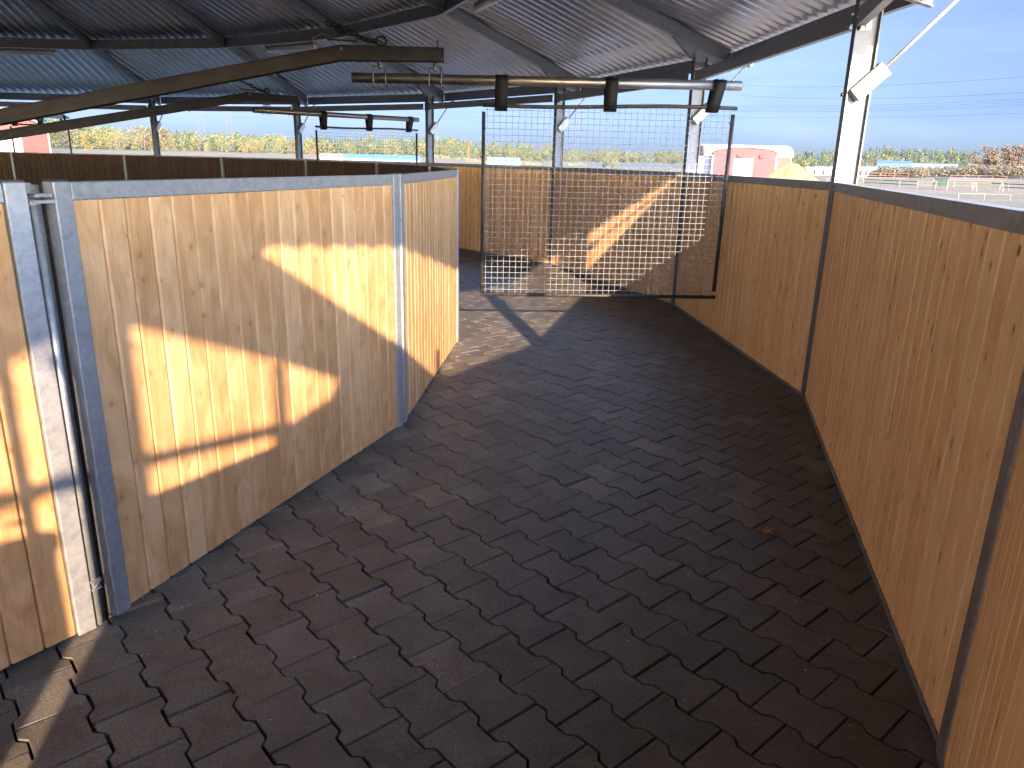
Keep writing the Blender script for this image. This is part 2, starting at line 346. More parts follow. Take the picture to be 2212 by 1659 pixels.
# straw and grit lying on the paving
def litter():
    mb = MB(); rr = random.Random(11)
    for i in range(540):
        k = rr.uniform(-1.2, 3.6); r = rr.uniform(9.5, 11.9)
        p = pol(aO(k), r, 0.004)
        if i < 330: p = pol(aO(rr.uniform(0.9, 3.2)), rr.uniform(9.5, 11.6), 0.004)
        if i > 400: p = pol(aO(rr.uniform(-0.9, 2.6)), rr.choice((9.31+rr.random()*0.08, 12.02-rr.random()*0.10)), 0.004)
        a = rr.uniform(0, 6.28); l = rr.choice((0.004, 0.006, 0.008, 0.012, 0.016, 0.03)); w = rr.uniform(0.0014, 0.003)
        d = Vector((math.cos(a), math.sin(a), 0)); e = Vector((math.cos(a+0.5), math.sin(a+0.5), 0))
        mb.tube([p, p+d*l*0.5+Vector((0, 0, 0.004)), p+d*l*0.5+e*l*0.5], w*0.5, 4, False, rr.choice((0, 0, 1)))
    for i in range(170):
        k = rr.uniform(-0.9, 1.2) if i < 120 else rr.uniform(1.0, 3.0); p = pol(aO(k), rr.uniform(9.5, 12.0), 0.005)
        a = rr.uniform(0, 6.28); l = rr.uniform(0.004, 0.013); d = Vector((math.cos(a), math.sin(a), 0.15)); e = Vector((-math.sin(a), math.cos(a), 0.25))
        mb.quad([p, p+d*l, p+d*l*0.8+e*l*0.7, p+e*l*0.5], mi=rr.choice((0, 1, 0)))
    tag(mb.build('straw_litter', [plain('dry_straw', (0.42, 0.33, 0.19), 0.8), plain('brown_grit', (0.20, 0.12, 0.06), 0.8)]), kind='stuff')
    # one curled dry leaf
    p0 = Vector((1.62, 3.42, 0.006))
    def gnd(x, y):
        d = at(x, y, 1.0)-Vector((0, 0, CAMH)); return Vector((0, 0, CAMH)) + d*(-CAMH/d.z)
    p0 = gnd(1665, 1154); mb = MB(); n = 9
    vs = []; outl = [0.0, 0.5, 0.8, 1.0, 0.75, 0.95, 0.6, 0.35, 0.0]
    for i in range(n):
        t = i/(n-1); w = 0.030*outl[i]
        for s in (-1, -0.5, 0, 0.5, 1):
            vs.append(p0 + Vector((-0.04+0.085*t, s*w*0.9, 0.006 + 0.022*abs(s)**1.5*outl[i] + 0.012*math.sin(t*5+s*2)+0.008)))
    fs = [(i*5+j, (i+1)*5+j, (i+1)*5+j+1, i*5+j+1) for i in range(n-1) for j in range(4)]
    mb.raw(vs, fs, sm=True)
    lf = mb.build('fallen_leaf', plain('dry_leaf', (0.30, 0.13, 0.045), 0.7, 0, 0.4, 60), origin=p0); tag(lf, 'curled orange-brown dry leaf lying on the dark paving near the right wall', 'leaf')
    so = lf.modifiers.new('thickness', 'SOLIDIFY'); so.thickness = 0.0012
    st = MB(); st.tube([p0+Vector((-0.04, 0, 0.012)), p0+Vector((-0.065, 0.012, 0.006)), p0+Vector((-0.08, 0.03, 0.004))], 0.0012, 5); st.build('leaf_stalk', plain('leaf_stalk', (0.2, 0.09, 0.03)), lf, p0)
    g0 = gnd(1765, 1165); mb = MB()
    mb.tube([g0+Vector((-0.05, 0.05, 0.004)), g0+Vector((-0.03, 0, 0.006)), g0+Vector((0.0, -0.035, 0.008)), g0+Vector((0.05, -0.015, 0.006)), g0+Vector((0.06, 0.03, 0.01)), g0+Vector((0.02, 0.055, 0.006))], 0.0016, 5)
    mb.tube([g0+Vector((0.0, -0.035, 0.008)), g0+Vector((0.045, -0.05, 0.004))], 0.0014, 5)
    tag(mb.build('dry_twig', plain('twig', (0.33, 0.22, 0.10)), origin=g0), 'thin bent tan straw stalk on the paving right of the dry leaf', 'twig')
litter()

# ------------------------------------------------------------------ walls
def boards(mb, A, B, nrm, z0, z1, width, thick, rr, jit=True):
    """tongue and groove boards between A and B, front faces on the nrm side, V-grooved edges"""
    d = B-A; Ln = d.length; d.normalize(); n = max(1, round(Ln/width)); w = Ln/n; ch = 0.0075
    for i in range(n):
        x0, x1 = i*w+0.0012, (i+1)*w-0.0012; o = rr.uniform(-0.0012, 0.0012) if jit else 0
        prof = [(x0, 0.0-ch), (x0+ch, 0), (x1-ch, 0), (x1, 0.0-ch), (x1, -thick+ch), (x1-ch, -thick), (x0+ch, -thick), (x0, -thick+ch)]
        P = [A + d*x + nrm*(y+o) for x, y in prof]; m = len(P)
        vs = [p+Vector((0, 0, z0)) for p in P] + [p+Vector((0, 0, z1)) for p in P]
        uv = [(x, z0) for x, y in prof] + [(x, z1) for x, y in prof]
        fs = [(j, (j+1) % m, m+(j+1) % m, m+j) for j in range(m)] + [tuple(range(m))[::-1], tuple(range(m, 2*m))]
        if d.cross(nrm).z < 0: pass
        else: fs = [f[::-1] for f in fs]
        mb.raw(vs, fs, uvs=uv)
EZ = Vector((0, 0, 1))
out_lab = {
 -1: 'honey pine board wall panel in the near right corner, cut by the picture edge',
 0: 'tall knotty honey pine wall panel filling the right side, below the bare sky gap',
 1: 'honey pine wall panel behind the right edge of the nearest hanging mesh gate',
 2: 'pine wall panel behind the nearest mesh gate carrying the diagonal sunlit streak',
 3: 'pine wall panel at the far bend, between the inner ring corner and the mesh gate',
}
rr = random.Random(5)
for k in range(NO):
    kk = k if k < 9 else k-NO          # -11..8
    A0, B0 = O(kk), O(kk+1); d = (B0-A0).normalized(); nin = Vector((-d.y, d.x, 0))
    mid = (A0+B0)/2
    if nin.dot(CTR-mid) < 0: nin = -nin
    A = A0 + d*0.012; B = B0 - d*(0.15 if kk == -2 else 0.012)
    lab = out_lab.get(kk) or ('dark pine board panel of the outer wall, seen as a sliver above the inner ring' if 4 <= kk <= 6 else 'pine board panel of the outer wall outside the picture')
    t = empty('outer_wall_panel', mid, lab, 'wall panel', 'outer ring wall panels')
    b = MB(); b.uv = True; boards(b, A - nin*0.012, B - nin*0.012, nin, 0.03, WALL-0.058, 0.128, 0.036, rr)
    b.build('boards', wood_out, t)
    f = MB()   # C-shaped top rail
    f.extr([(-0.062, -0.062), (-0.058, -0.062), (-0.058, -0.006), (0, -0.006), (0, -0.062), (0.004, -0.062), (0.004, 0), (-0.062, 0)], A+EZ*WALL, B+EZ*WALL, nin, EZ)
    f.build('top_rail', galv_dark, t)
    if kk in (-1, 0, 1, 2, 3):
        bo = MB()
        for q in (A+d*0.09, B-d*0.09):
            bo.tube([q+nin*0.004+EZ*(WALL-0.03), q+nin*0.016+EZ*(WALL-0.03)], 0.011, 6)
            bo.tube([q+nin*0.014+EZ*(WALL-0.03), q+nin*0.026+EZ*(WALL-0.03)], 0.006, 8)
        bo.split('rail_bolt', galv, t)
    s = MB(); s.obox(A - nin*0.055 + EZ*0.003, B-A, nin*0.050, EZ*0.024); s.build('base_strip', galv_dark, t)

in_lab = {
 -1: 'pale pine panel of the inner wall at the left picture edge, left of the round rod',
 0: 'large pale pine panel of the inner wall with the big sunlit patches, nearest on the left',
 1: 'narrow-looking pale pine inner wall panel turning away at the far end, in front of the track bend',
 2: 'inner ring panel just past the corner, its galvanised rail top seen beyond the pale wall',
 3: 'far dark inner ring panel nearest to the corner of the pale wall',
 4: 'far dark inner ring panel below the right half of the smaller mesh gate',
 5: 'far dark inner ring panel below the left half of the smaller mesh gate',
 6: 'far dark inner ring panel in the middle of the shaded row, left of the smaller mesh gate',
 7: 'far dark inner ring panel, second from the left edge of the picture',
 8: 'far dark inner ring panel at the left edge of the picture, below the red barn',
}
GAP = {0: 0.044, 1: 0.018, -1: 0.018}
for k in range(NI):
    kk = k if k < 12 else k-NI
    A0, B0 = I(kk), I(kk+1); d = (B0-A0).normalized(); nout = Vector((d.y, -d.x, 0)); mid = (A0+B0)/2
    if nout.dot(CTR-mid) > 0: nout = -nout
    ga, gb = GAP.get(kk, 0.018), GAP.get(kk+1, 0.018)
    A = A0 + d*ga; B = B0 - d*gb; SW, RH, DP = 0.066, 0.062, 0.05
    lab = in_lab.get(kk, 'pine board panel of the inner ring outside the picture')
    t = empty('inner_wall_panel', mid, lab, 'wall panel', 'inner ring wall panels')
    b = MB(); b.uv = True; boards(b, A+d*SW - nout*0.010, B-d*SW - nout*0.010, nout, 0.015, WALL-RH, 0.112, 0.032, rr)
    b.build('boards', wood_in, t)
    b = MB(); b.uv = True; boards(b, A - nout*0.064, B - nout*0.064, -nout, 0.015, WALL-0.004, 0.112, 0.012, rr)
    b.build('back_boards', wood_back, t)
    for P in (A, B-d*SW):
        f = MB(); f.obox(P - nout*DP + EZ*0.006, d*SW, nout*DP, EZ*(WALL-0.006+0.002)); o = f.build('stile', galv, t)
        if kk in (-1, 0, 1): bv = o.modifiers.new('bevel', 'BEVEL'); bv.width = 0.004; bv.segments = 2
    f = MB(); f.obox(A+d*(SW+0.0005) - nout*DP + EZ*(WALL-RH), (B-A)-d*(2*SW+0.001), nout*(DP-0.003), EZ*RH); o = f.build('top_rail', galv, t)
    if kk in (-1, 0, 1): bv = o.modifiers.new('bevel', 'BEVEL'); bv.width = 0.005; bv.segments = 2
    c = MB()
    for P in (A, B-d*SW): c.obox(P - nout*(DP-0.004)+EZ*(WALL+0.003), d*SW, nout*(DP-0.012), EZ*0.005)
    c.split('end_cap', black_cap, t)
post_lab = {0: 'galvanised channel post with round rod between the two near pale wall panels',
 1: 'galvanised post between the large sunlit panel and the next pale panel',
 2: 'galvanised post at the outer corner where the pale wall turns out of sight',
 3: 'thin post of the far dark ring nearest the pale wall corner',
 4: 'thin post of the far dark ring below the right end of the smaller mesh gate',
 5: 'thin bright post of the far dark ring, below the smaller gate\'s left end',
 6: 'thin bright post in the middle of the far dark ring',
 7: 'thin bright post of the far dark ring, second from the left edge',
 8: 'thin bright post of the far dark ring at the left edge'}
for k in range(NI):
    kk = k if k < 12 else k-NI
    P = I(kk); rad = (P-CTR).normalized(); tan = Vector((-rad.y, rad.x, 0))
    t = empty('inner_wall_post', P, post_lab.get(kk, 'galvanised post of the inner ring outside the picture'), 'post', 'inner ring posts')
    w = GAP.get(kk, 0.018)
    f = MB(); f.obox(P - rad*0.088 - tan*(w-0.002), tan*2*(w-0.002), rad*0.006, EZ*(WALL-0.01))
    f.build('channel', galv if kk != 0 else galv_dark, t)  # darker steel behind the rod puts the gap's shade into the colour
    f = MB(); f.obox(P - rad*0.112 - tan*0.020, tan*0.040, rad*0.024, EZ*(WALL-0.004)); f.build('back_strip', galv, t)
    if kk == 0:
        c = P - rad*0.020 - tan*0.022
        f = MB(); f.tube([c+EZ*0.01, c+EZ*(WALL-0.075)], 0.013, 14); f.build('latch_rod', galv, t)
        f = MB(); f.tube([c+EZ*(WALL-0.075), c+EZ*(WALL-0.055)], 0.019, 14)
        for z, l in ((0.060, 0.07), (0.040, 0.055)):
            f.cbox(P-rad*0.02+EZ*(WALL-z), tan, rad, EZ, l, 0.05, 0.010)
        f.split('hinge_plate', galv, t)
        f = MB(); q = c+EZ*0.20
        f.cbox(q+rad*0.014, tan, rad, EZ, 0.04, 0.012, 0.008); f.cbox(q+rad*0.014-EZ*0.034, tan, rad, EZ, 0.036, 0.012, 0.007)
        f.bar(q+rad*0.02-tan*0.015-EZ*0.034, q+rad*0.02+tan*0.017, 0.006, 0.006); f.split('latch_catch', galv, t)

# ------------------------------------------------------------------ columns of the outer ring
col_lab = {0: 'near right wall column, only its grey inner flange showing at the picture edge',
 1: 'large right-hand column glaring white in the sun with the white strut box',
 2: 'column seen through the right side of the nearest mesh gate',
 3: 'column seen through the left side of the nearest mesh gate',
 4: 'slim column standing between the two mesh gates',
 5: 'slim far column just left of the smaller mesh gate',
 6: 'slim far column against the autumn trees on the left'}
RAFT = lambda r: 3.29 + 0.36*(11.95-r)          # rafter top
for k in range(NO):
    kk = k if k < 9 else k-NO
    P = O(kk); rad = (P-CTR).normalized(); tan = Vector((-rad.y, rad.x, 0))
    t = empty('steel_column', P, col_lab.get(kk, 'galvanised column of the ring outside the picture'), 'column', 'columns carrying the canopy')
    ZT = 2.93; m = galv_dark if kk == 0 else galv_col
    f = MB()
    f.extr([(-0.006, -0.041), (0.002, -0.041), (0.002, -0.003), (0.148, -0.003), (0.148, -0.041), (0.156, -0.041), (0.156, 0.041), (0.148, 0.041), (0.148, 0.003), (0.002, 0.003), (0.002, 0.041), (-0.006, 0.041)], P, P+EZ*ZT, rad, tan)
    f.build('shaft', m, t)
    f = MB()
    for s in (-1, 1):
        a = P + tan*s*0.0045 + rad*0.012
        f.extr([(0, 0), (0.075, 0), (0.075, 0.008), (0.008, 0.008), (0.008, 0.09), (0, 0.09)], a+EZ*2.645, a+EZ*2.795, tan*s, rad)
        for z in (2.67, 2.715, 2.76):
            q = a + tan*s*0.008 + rad*0.06 + EZ*z; f.tube([q, q+tan*s*0.012], 0.011, 6)
    f.split('angle_bracket', galv, t)
    f = MB()
    for s in (-1, 1):
        q = P - tan*s*0.10 - rad*0.012
        for z in (2.69, 2.745): f.tube([q+EZ*z, q+EZ*z-rad*0.014], 0.011, 6); f.tube([q+EZ*z-rad*0.012, q+EZ*z-rad*0.024], 0.006, 8)
    f.split('beam_bolt', galv, t)
    side = -tan                                     # the box sits on the flank
    lo = pol(aO(kk), 12.262, 2.222) + side*0.055; hi = pol(aO(kk), 12.425, 2.385) + side*0.055
    ax = (hi-lo).normalized(); nz = tan.cross(ax).normalized()
    f = MB(); f.obox(lo - tan*0.035 - nz*0.05, ax*((hi-lo).length), tan*0.07, nz*0.10)
    o = f.build('strut_box', white_plastic, t)
    if kk in (1, 2, 3): bv = o.modifiers.new('bevel', 'BEVEL'); bv.width = 0.006; bv.segments = 2
    f = MB(); f.obox(hi + ax*0.001 - tan*0.037 - nz*0.052, ax*0.022, tan*0.074, nz*0.104); o2 = f.build('box_lid', white_plastic, o)
    f = MB(); e = pol(aO(kk), 12.90, 2.90) + side*0.055
    f.tube([hi+ax*0.02, e], 0.013, 10); f.build('strut_rod', galv, t)
    f = MB(); f.obox(e - ax*0.03 - tan*0.035 - nz*0.04, ax*0.10, tan*0.07, nz*0.08); f.build('strut_end_box', galv, t)
    f = MB(); q = pol(aO(kk), 12.21, 2.235) ; f.tube([q - rad*0.018, q - rad*0.0], 0.013, 8); f.build('strut_bolt', black_cap, t)

# ------------------------------------------------------------------ canopy
roof = empty('canopy_roof', CTR + EZ*2.9, 'grey corrugated conical canopy on radial rafters over the whole ring', 'canopy')
def corrugated(k):
    am = aO(k+0.5); D = Vector((math.cos(am), math.sin(am), 0)); T = Vector((-D.y, D.x, 0)); c9 = math.cos(math.pi/NO); t9 = math.tan(math.pi/NO)
    dend = 12.965*c9; tmax = dend*t9; pitch = 0.19; h = 0.042
    xs = []; x = -math.ceil(tmax/pitch)*pitch
    while x < tmax:
        xs += [(x, 0), (x+0.060, 0), (x+0.088, 1), (x+0.162, 1)]; x += pitch
    # pieces clipped to the segment
    pts = [(a, b) for a, b in xs if -tmax+0.002 < a < tmax-0.002]
    pts = [(-tmax+0.002, pts[0][1])] + pts + [(tmax-0.002, pts[-1][1])]
    mb = MB(); n = len(pts)
    S = [0, 0.33, 0.66, 1.0]; vs = []
    for a, b in pts:
        d0 = max(abs(a)/t9, 0.35)
        for s in S:
            d = d0 + (dend-d0)*s; r = d/c9
            vs.append(CTR + D*d + T*a + EZ*(RAFT(r) + 0.012 + b*h))
    m = len(S)
    for i in range(n-1):
        for j in range(m-1):
            mb.quad([vs[i*m+j], vs[(i+1)*m+j], vs[(i+1)*m+j+1], vs[i*m+j+1]])
    o = mb.build('roof_sheet', sheet_m, roof)
    so = o.modifiers.new('thickness', 'SOLIDIFY'); so.thickness = 0.0015; so.offset = 1
for k in range(NO): corrugated(k)
for k in range(NO):      # hip flashing over the joint of two roof planes
    a = aO(k); tn = Vector((-math.sin(a), math.cos(a), 0)); f = MB(); vs = []
    drop = 0.36*math.sin(math.pi/NO)*0.22
    for r_ in (0.6, 6.5, 12.95):
        for q, z in ((-0.22, -drop), (0, 0.006), (0.22, -drop)): vs.append(pol(a, r_, RAFT(r_)+0.012+0.045+z) + tn*q)
    f.raw(vs, [(i*3+j, i*3+j+1, (i+1)*3+j+1, (i+1)*3+j) for i in range(2) for j in range(2)])
    o = f.build('hip_flashing', sheet_m, roof); so = o.modifiers.new('thickness', 'SOLIDIFY'); so.thickness = 0.002; so.offset = 1
for k in range(NO):
    a = aO(k); rad = Vector((math.cos(a), math.sin(a), 0)); tan = Vector((-rad.y, rad.x, 0))
    p0 = pol(a, 0.5, RAFT(0.5)); p1 = pol(a, 12.68, RAFT(12.68)); d = (p1-p0).normalized(); nn = d.cross(tan)
    if nn.z < 0: nn = -nn
    f = MB(); DPT = 0.142
    f.extr([(-0.037, 0), (-0.037, -0.007), (-0.0025, -0.007), (-0.0025, -DPT+0.007), (-0.037, -DPT+0.007), (-0.037, -DPT), (0.037, -DPT), (0.037, -DPT+0.007), (0.0025, -DPT+0.007), (0.0025, -0.007), (0.037, -0.007), (0.037, 0)], p0, p1, tan, nn)
    ra = f.build('rafter', galv, roof)
    bot = lambda r: RAFT(r) - DPT/math.cos(math.atan(0.36))
    f = MB()   # haunch plate over the column with a folded lip
    tip, e = 11.93, 12.70
    P = [pol(a, tip, bot(tip)-0.004), pol(a, 12.19, 2.915), pol(a, 12.245, 2.885), pol(a, 12.40, 2.885), pol(a, e, 2.80), pol(a, e, bot(e)-0.004)]
    f.prism([p - tan*0.004 for p in P], tan*0.008)
    f.bar(P[0], P[1], 0.06, 0.006, tan); f.bar(P[3]+EZ*-0.004, P[4]+EZ*-0.004, 0.06, 0.006, tan)
    q = pol(a, 12.235, 2.955); f.tube([q - tan*0.026, q + tan*0.026], 0.017, 8)
    f.build('haunch_plate', galv, ra)
for k in range(NO):
    A, B = O(k), O(k+1); d = (B-A).normalized(); nin = Vector((-d.y, d.x, 0))
    A1, B1 = A+d*0.085, B-d*0.085
    f = MB()       # eave beam, C section
    f.extr([(0.004, 2.662), (0.004, 2.775), (-0.05, 2.775), (-0.05, 2.770), (-0.001, 2.770), (-0.001, 2.667), (-0.05, 2.667), (-0.05, 2.662)], A1, B1, nin, EZ)
    f.build('eave_beam', galv, roof)
    A2, B2 = O(k, 12.70), O(k+1, 12.70)
    f = MB(); f.extr([(-0.005, 2.844), (0.045, 2.844), (0.045, 2.849), (0, 2.849), (0, 3.005), (-0.005, 3.005)], A2+d*0.006, B2-d*0.006, nin, EZ)
    f.build('fascia_beam', galv, roof)
    for rr_, zz, hh in ((10.2, 3.735, 0.185), (6.0, 5.24, 0.185)):
        A3, B3 = O(k, rr_), O(k+1, rr_)
        f = MB(); f.extr([(-0.006, zz-0.006), (0.056, zz-0.006), (0.056, zz+0.014), (0.052, zz+0.014), (0.052, zz), (0, zz), (0, zz+hh), (-0.006, zz+hh)], A3+d*0.003, B3-d*0.003, nin, EZ)
        rb = f.build('ring_beam', galv_dark, roof)
        if rr_ > 8 and 1 <= k <= 6:
            f = MB()
            for i in range(1, 13):
                q = A3 + (B3-A3)*(i/13); f.tube([q+EZ*(zz-0.02)-nin*0.01, q+EZ*(zz-0.004)-nin*0.01], 0.008, 6)
            f.split('beam_screw', galv, rb)
f = MB(); f.tube([CTR+EZ*7.15, CTR+EZ*7.75], 0.75, 24); f.build('apex_cap', galv_dark, roof)

lamp_lab = {2: 'white tube lamp on the ring beam at the top middle of the picture', 4: 'white tube lamp behind the nearest steel boom', 6: 'white tube lamp on the ring beam at the far left'}
for k in (2, 4, 6):
    A, B = O(k, 10.33), O(k+1, 10.33); d = (B-A).normalized(); no = Vector((d.y, -d.x, 0)); c = A + (B-A)*0.45 + EZ*3.655
    t = empty('tube_lamp', c, lamp_lab[k], 'lamp', 'tube lamps on the ring beam')
    f = MB(); f.cbox(c + EZ*0.045, d, no, EZ, 1.30, 0.07, 0.05); f.build('lamp_body', lamp_grey, t)
    f = MB(); f.tube([c - d*0.64, c + d*0.64], 0.048, 14); f.build('lamp_cover', lamp_white, t)
    f = MB()
    for s in (-0.5, 0.5): f.cbox(c + d*s - no*0.06 + EZ*0.085, d, no, EZ, 0.03, 0.19, 0.012)
    f.split('lamp_bracket', lamp_grey, t)

# ------------------------------------------------------------------ walker: mast, arms, hanging mesh gates
ms = empty('walker_mast', CTR, 'steel mast in the middle of the ring carrying the booms', 'mast')
f = MB(); f.tube([CTR+EZ*-0.02, CTR+EZ*4.6], 0.16, 20); f.build('mast_tube', arm_m, ms)
f = MB(); f.tube([CTR+EZ*0.75, CTR+EZ*1.25], 0.45, 28); f.build('hub_drum', galv_dark, ms)
ARMZ = lambda r: 2.69 - 0.205*(8.29-r)
def chain(mb, pts, r, link):
    """chain of flat oval links along a polyline"""
    L = 0; P = [Vector(p) for p in pts]; seg = [(P[i+1]-P[i]).length for i in range(len(P)-1)]; tot = sum(seg); n = int(tot/(link*0.72))
    for i in range(n):
        s = (i+0.5)/n*tot; j = 0
        while j < len(seg)-1 and s > seg[j]: s -= seg[j]; j += 1
        d = (P[j+1]-P[j]).normalized(); c = P[j]+d*s
        x = d.cross(EZ).normalized(); y = d.cross(x)
        w = x if i % 2 else y
        pts_ = []
        for q in range(13):
            a = 2*math.pi*q/12; pts_.append(c + d*math.cos(a)*link*0.5 + w*math.sin(a)*link*0.28)
        mb.tube(pts_, r, 6, False)
arm_lab = {1.5: 'nearest cranked steel boom carrying the large mesh gate', 4.0: 'second cranked steel boom farther off, carrying the smaller mesh gate', 6.5: 'third steel boom at the far left, in front of the red barn'}
gate_lab = {1.5: 'large wire mesh gate hanging across the track in the middle', 4.0: 'smaller-looking wire mesh gate farther round the ring, above the dark wall', 6.5: 'wire mesh gate at the far left in front of the red barn'}
for ka in (1.5, 4.0, 6.5, -1.0):
    a = aO(ka); rad = Vector((math.cos(a), math.sin(a), 0)); tan = Vector((-rad.y, rad.x, 0)); PT = lambda r, z: pol(a, r, z)
    t = empty('walker_boom', PT(0.4, 1.0), arm_lab.get(ka, 'steel boom behind the viewer, outside the picture'), 'boom', 'booms of the horse walker')
    f = MB(); H = 0.13
    P = [PT(0.44, ARMZ(0.44)), PT(8.29, 2.69), PT(9.21, 2.695), PT(9.21, 2.695-H+0.012), PT(8.29, 2.69-H-0.002), PT(0.44, ARMZ(0.44)-H)]
    f.prism([p - tan*0.05 for p in P], tan*0.10)
    o = f.build('beam', arm_m, t); bv = o.modifiers.new('bevel', 'BEVEL'); bv.width = 0.008; bv.segments = 2
    f = MB(); f.cbox(PT(9.2145, 2.63), tan, rad, EZ, 0.106, 0.006, 0.128); f.build('end_plate', arm_m, t)
    f = MB()
    for r_ in (7.3, 7.7, 8.05, 8.4, 8.55):
        z = (ARMZ(r_) if r_ < 8.29 else 2.69)-H
        f.tube([PT(r_, z-0.03), PT(r_, z+0.01)], 0.007, 6)
    f.tube([PT(9.16, 2.67), PT(9.16, 2.76)], 0.009, 8); f.tube([PT(8.31, 2.655)-tan*0.06, PT(8.31, 2.655)+tan*0.06], 0.014, 8)
    f.split('arm_bolt', galv, t)
    f = MB(); chain(f, [PT(8.66, 2.715), PT(8.52, 2.745)-tan*0.02, PT(8.40, 2.78), PT(8.18, 2.87)], 0.006, 0.06)
    chain(f, [PT(8.62, 2.725)-tan*0.03, PT(8.50, 2.75)-tan*0.01, PT(8.36, 2.83)], 0.006, 0.06)
    rp = [PT(8.66+0.045*math.cos(q*math.pi/8), 2.735+0.04*math.sin(q*math.pi/8)) for q in range(17)]; f.tube(rp, 0.010, 6, False)
    f.bar(PT(8.18, 2.735), PT(8.45, 2.728), 0.03, 0.012, tan)
    f.build('chain', arm_m, t)
    f = MB(); f.tube([PT(8.2, 2.86), PT(0.17, 2.86+0.27*8.0*0.8)], 0.005, 6)
    f.tube([PT(8.06, 2.655)-tan*0.05, PT(8.06, 2.74)-tan*0.03, PT(8.14, 2.78), PT(8.2, 2.76)], 0.006, 6)
    f.build('guy_rope', rope_m, t)
    # mesh gate -------------------------------------------------------------
    g = empty('mesh_gate', PT(10.75, 0.465), gate_lab.get(ka, 'wire mesh gate behind the viewer, outside the picture'), 'mesh gate', 'mesh gates hanging from the arms')
    zp = lambda r: 2.425 + 0.008*(r-8.39)
    f = MB(); f.tube([PT(8.39, zp(8.39)), PT(11.99, zp(11.99))], 0.044, 24); f.build('hanger_pipe', pipe_m, g)
    f = MB(); f.tube([PT(8.385, zp(8.39)), PT(8.389, zp(8.39))], 0.036, 20); f.tube([PT(11.991, zp(11.99)), PT(11.995, zp(11.99))], 0.036, 20); f.split('pipe_plug', black_cap, g)
    for r_ in (8.64, 9.14):
        f = MB(); z0 = zp(r_)
        for s in (-0.055, 0.055):
            pp = [PT(r_+s, z0-0.062)-tan*0.045]
            pp = [PT(r_+s, 2.525)-tan*0.0, PT(r_+s, z0+0.05)-tan*0.05, PT(r_+s, z0-0.02)-tan*0.053, PT(r_+s, z0-0.068)-tan*0.045]; f.tube(pp, 0.006, 8)
            pp = [PT(r_+s, 2.525)-tan*0.0, PT(r_+s, z0+0.05)+tan*0.05, PT(r_+s, z0-0.02)+tan*0.053, PT(r_+s, z0-0.068)+tan*0.045]; f.tube(pp, 0.006, 8)
        f.tube([PT(r_-0.058, 2.525), PT(r_+0.058, 2.525)], 0.007, 8)
        f.tube([PT(r_, 2.50), PT(r_, 2.585)], 0.010, 8); f.tube([PT(r_, 2.535), PT(r_, 2.555)], 0.020, 6); f.tube([PT(r_, 2.497), PT(r_, 2.51)], 0.018, 6)
        f.split('hanger_bolt', galv, g)
    TB = lambda r: 2.222 + 0.014*(r-9.58) - 0.010*math.sin((r-9.58)/2.35*math.pi*2)
    pts = [PT(9.575+2.40*i/12, TB(9.575+2.40*i/12)) for i in range(13)]
    f = MB(); f.tube(pts, 0.018, 10); f.build('top_bar', bar_m, g)
    f = MB(); f.tube([PT(9.585, 2.165), PT(9.585, 0.475)], 0.017, 10)
    for z in (2.02, 1.62, 1.25, 0.56): f.tube([PT(9.575, z)-tan*0.022, PT(9.605, z)-tan*0.022], 0.008, 6)
    f.build('side_bar', bar_m, g)
    f = MB(); f.tube([PT(11.945, 2.20), PT(11.93, 0.515)], 0.019, 10)
    for z in (2.12, 1.6, 1.1, 0.62): f.tube([PT(11.91, z)-tan*0.022, PT(11.95, z)-tan*0.022], 0.008, 6)
    f.build('side_bar', bar_m, g)
    f = MB(); f.tube([PT(9.57, 0.46), PT(11.95, 0.455)], 0.018, 10); f.build('bottom_bar', bar_m, g)
    f = MB()
    for r_ in (9.73, 10.3, 10.9, 11.4, 11.8): f.tube([PT(r_, 0.46)-tan*0.02, PT(r_, 0.485)-tan*0.02], 0.009, 6)
    for r_ in (9.75, 10.2, 11.1, 11.55): f.tube([PT(r_, TB(r_)-0.02), PT(r_, TB(r_)+0.005)], 0.009, 6)
    f.split('clip', bar_m, g)
    f = MB(); n1, n2 = 40, 31
    for i in range(n1):
        r_ = 9.62 + (11.915-9.62)*i/(n1-1); dz = 0.002*math.sin(i*1.7); f.tube([PT(r_, 0.462), PT(r_+dz, 1.3), PT(r_, TB(r_)+0.002)], 0.0022, 5, False)
    for j in range(n2):
        z = 0.51 + (2.185-0.51)*j/(n2-1); f.tube([PT(9.585, z)-tan*0.0046, PT(10.7, z+0.003*math.sin(j))-tan*0.0046, PT(11.935, z+0.006)-tan*0.0046], 0.0022, 5, False)
    f.build('wire_mesh', wire_m, g)
    for si, r_ in enumerate((9.745, 10.765, 11.785)):
        w = 0.116; zt = zp(r_); tilt = (0.0, 0.0, -0.045)[si]
        f = MB(); prof = []
        for q in range(9):
            an = math.pi*q/8; prof.append((0.050*math.cos(an), zt + 0.050*math.sin(an)))
        prof = [(0.021, TB(r_)-0.045), (0.028, TB(r_)+0.05)] + prof + [(-0.028, TB(r_)+0.05), (-0.021, TB(r_)-0.045)]
        vs = []
        for (y, z) in prof:
            sh = tilt*(zt+0.05-z)/0.25
            vs += [PT(r_-w/2+sh, z)+tan*y, PT(r_+w/2+sh, z)+tan*y]
        m_ = len(prof)
        f.raw(vs, [(2*i, 2*i+1, 2*i+3, 2*i+2) for i in range(m_-1)], sm=True)
        o = f.build('strap', rubber, g); so = o.modifiers.new('thickness', 'SOLIDIFY'); so.thickness = 0.006; so.offset = 0
        f = MB()
        for s in (-0.025, 0.025): f.tube([PT(r_+s, zt+0.05), PT(r_+s, zt+0.062)], 0.009, 6)
        f.split('strap_bolt', galv_dark, o)

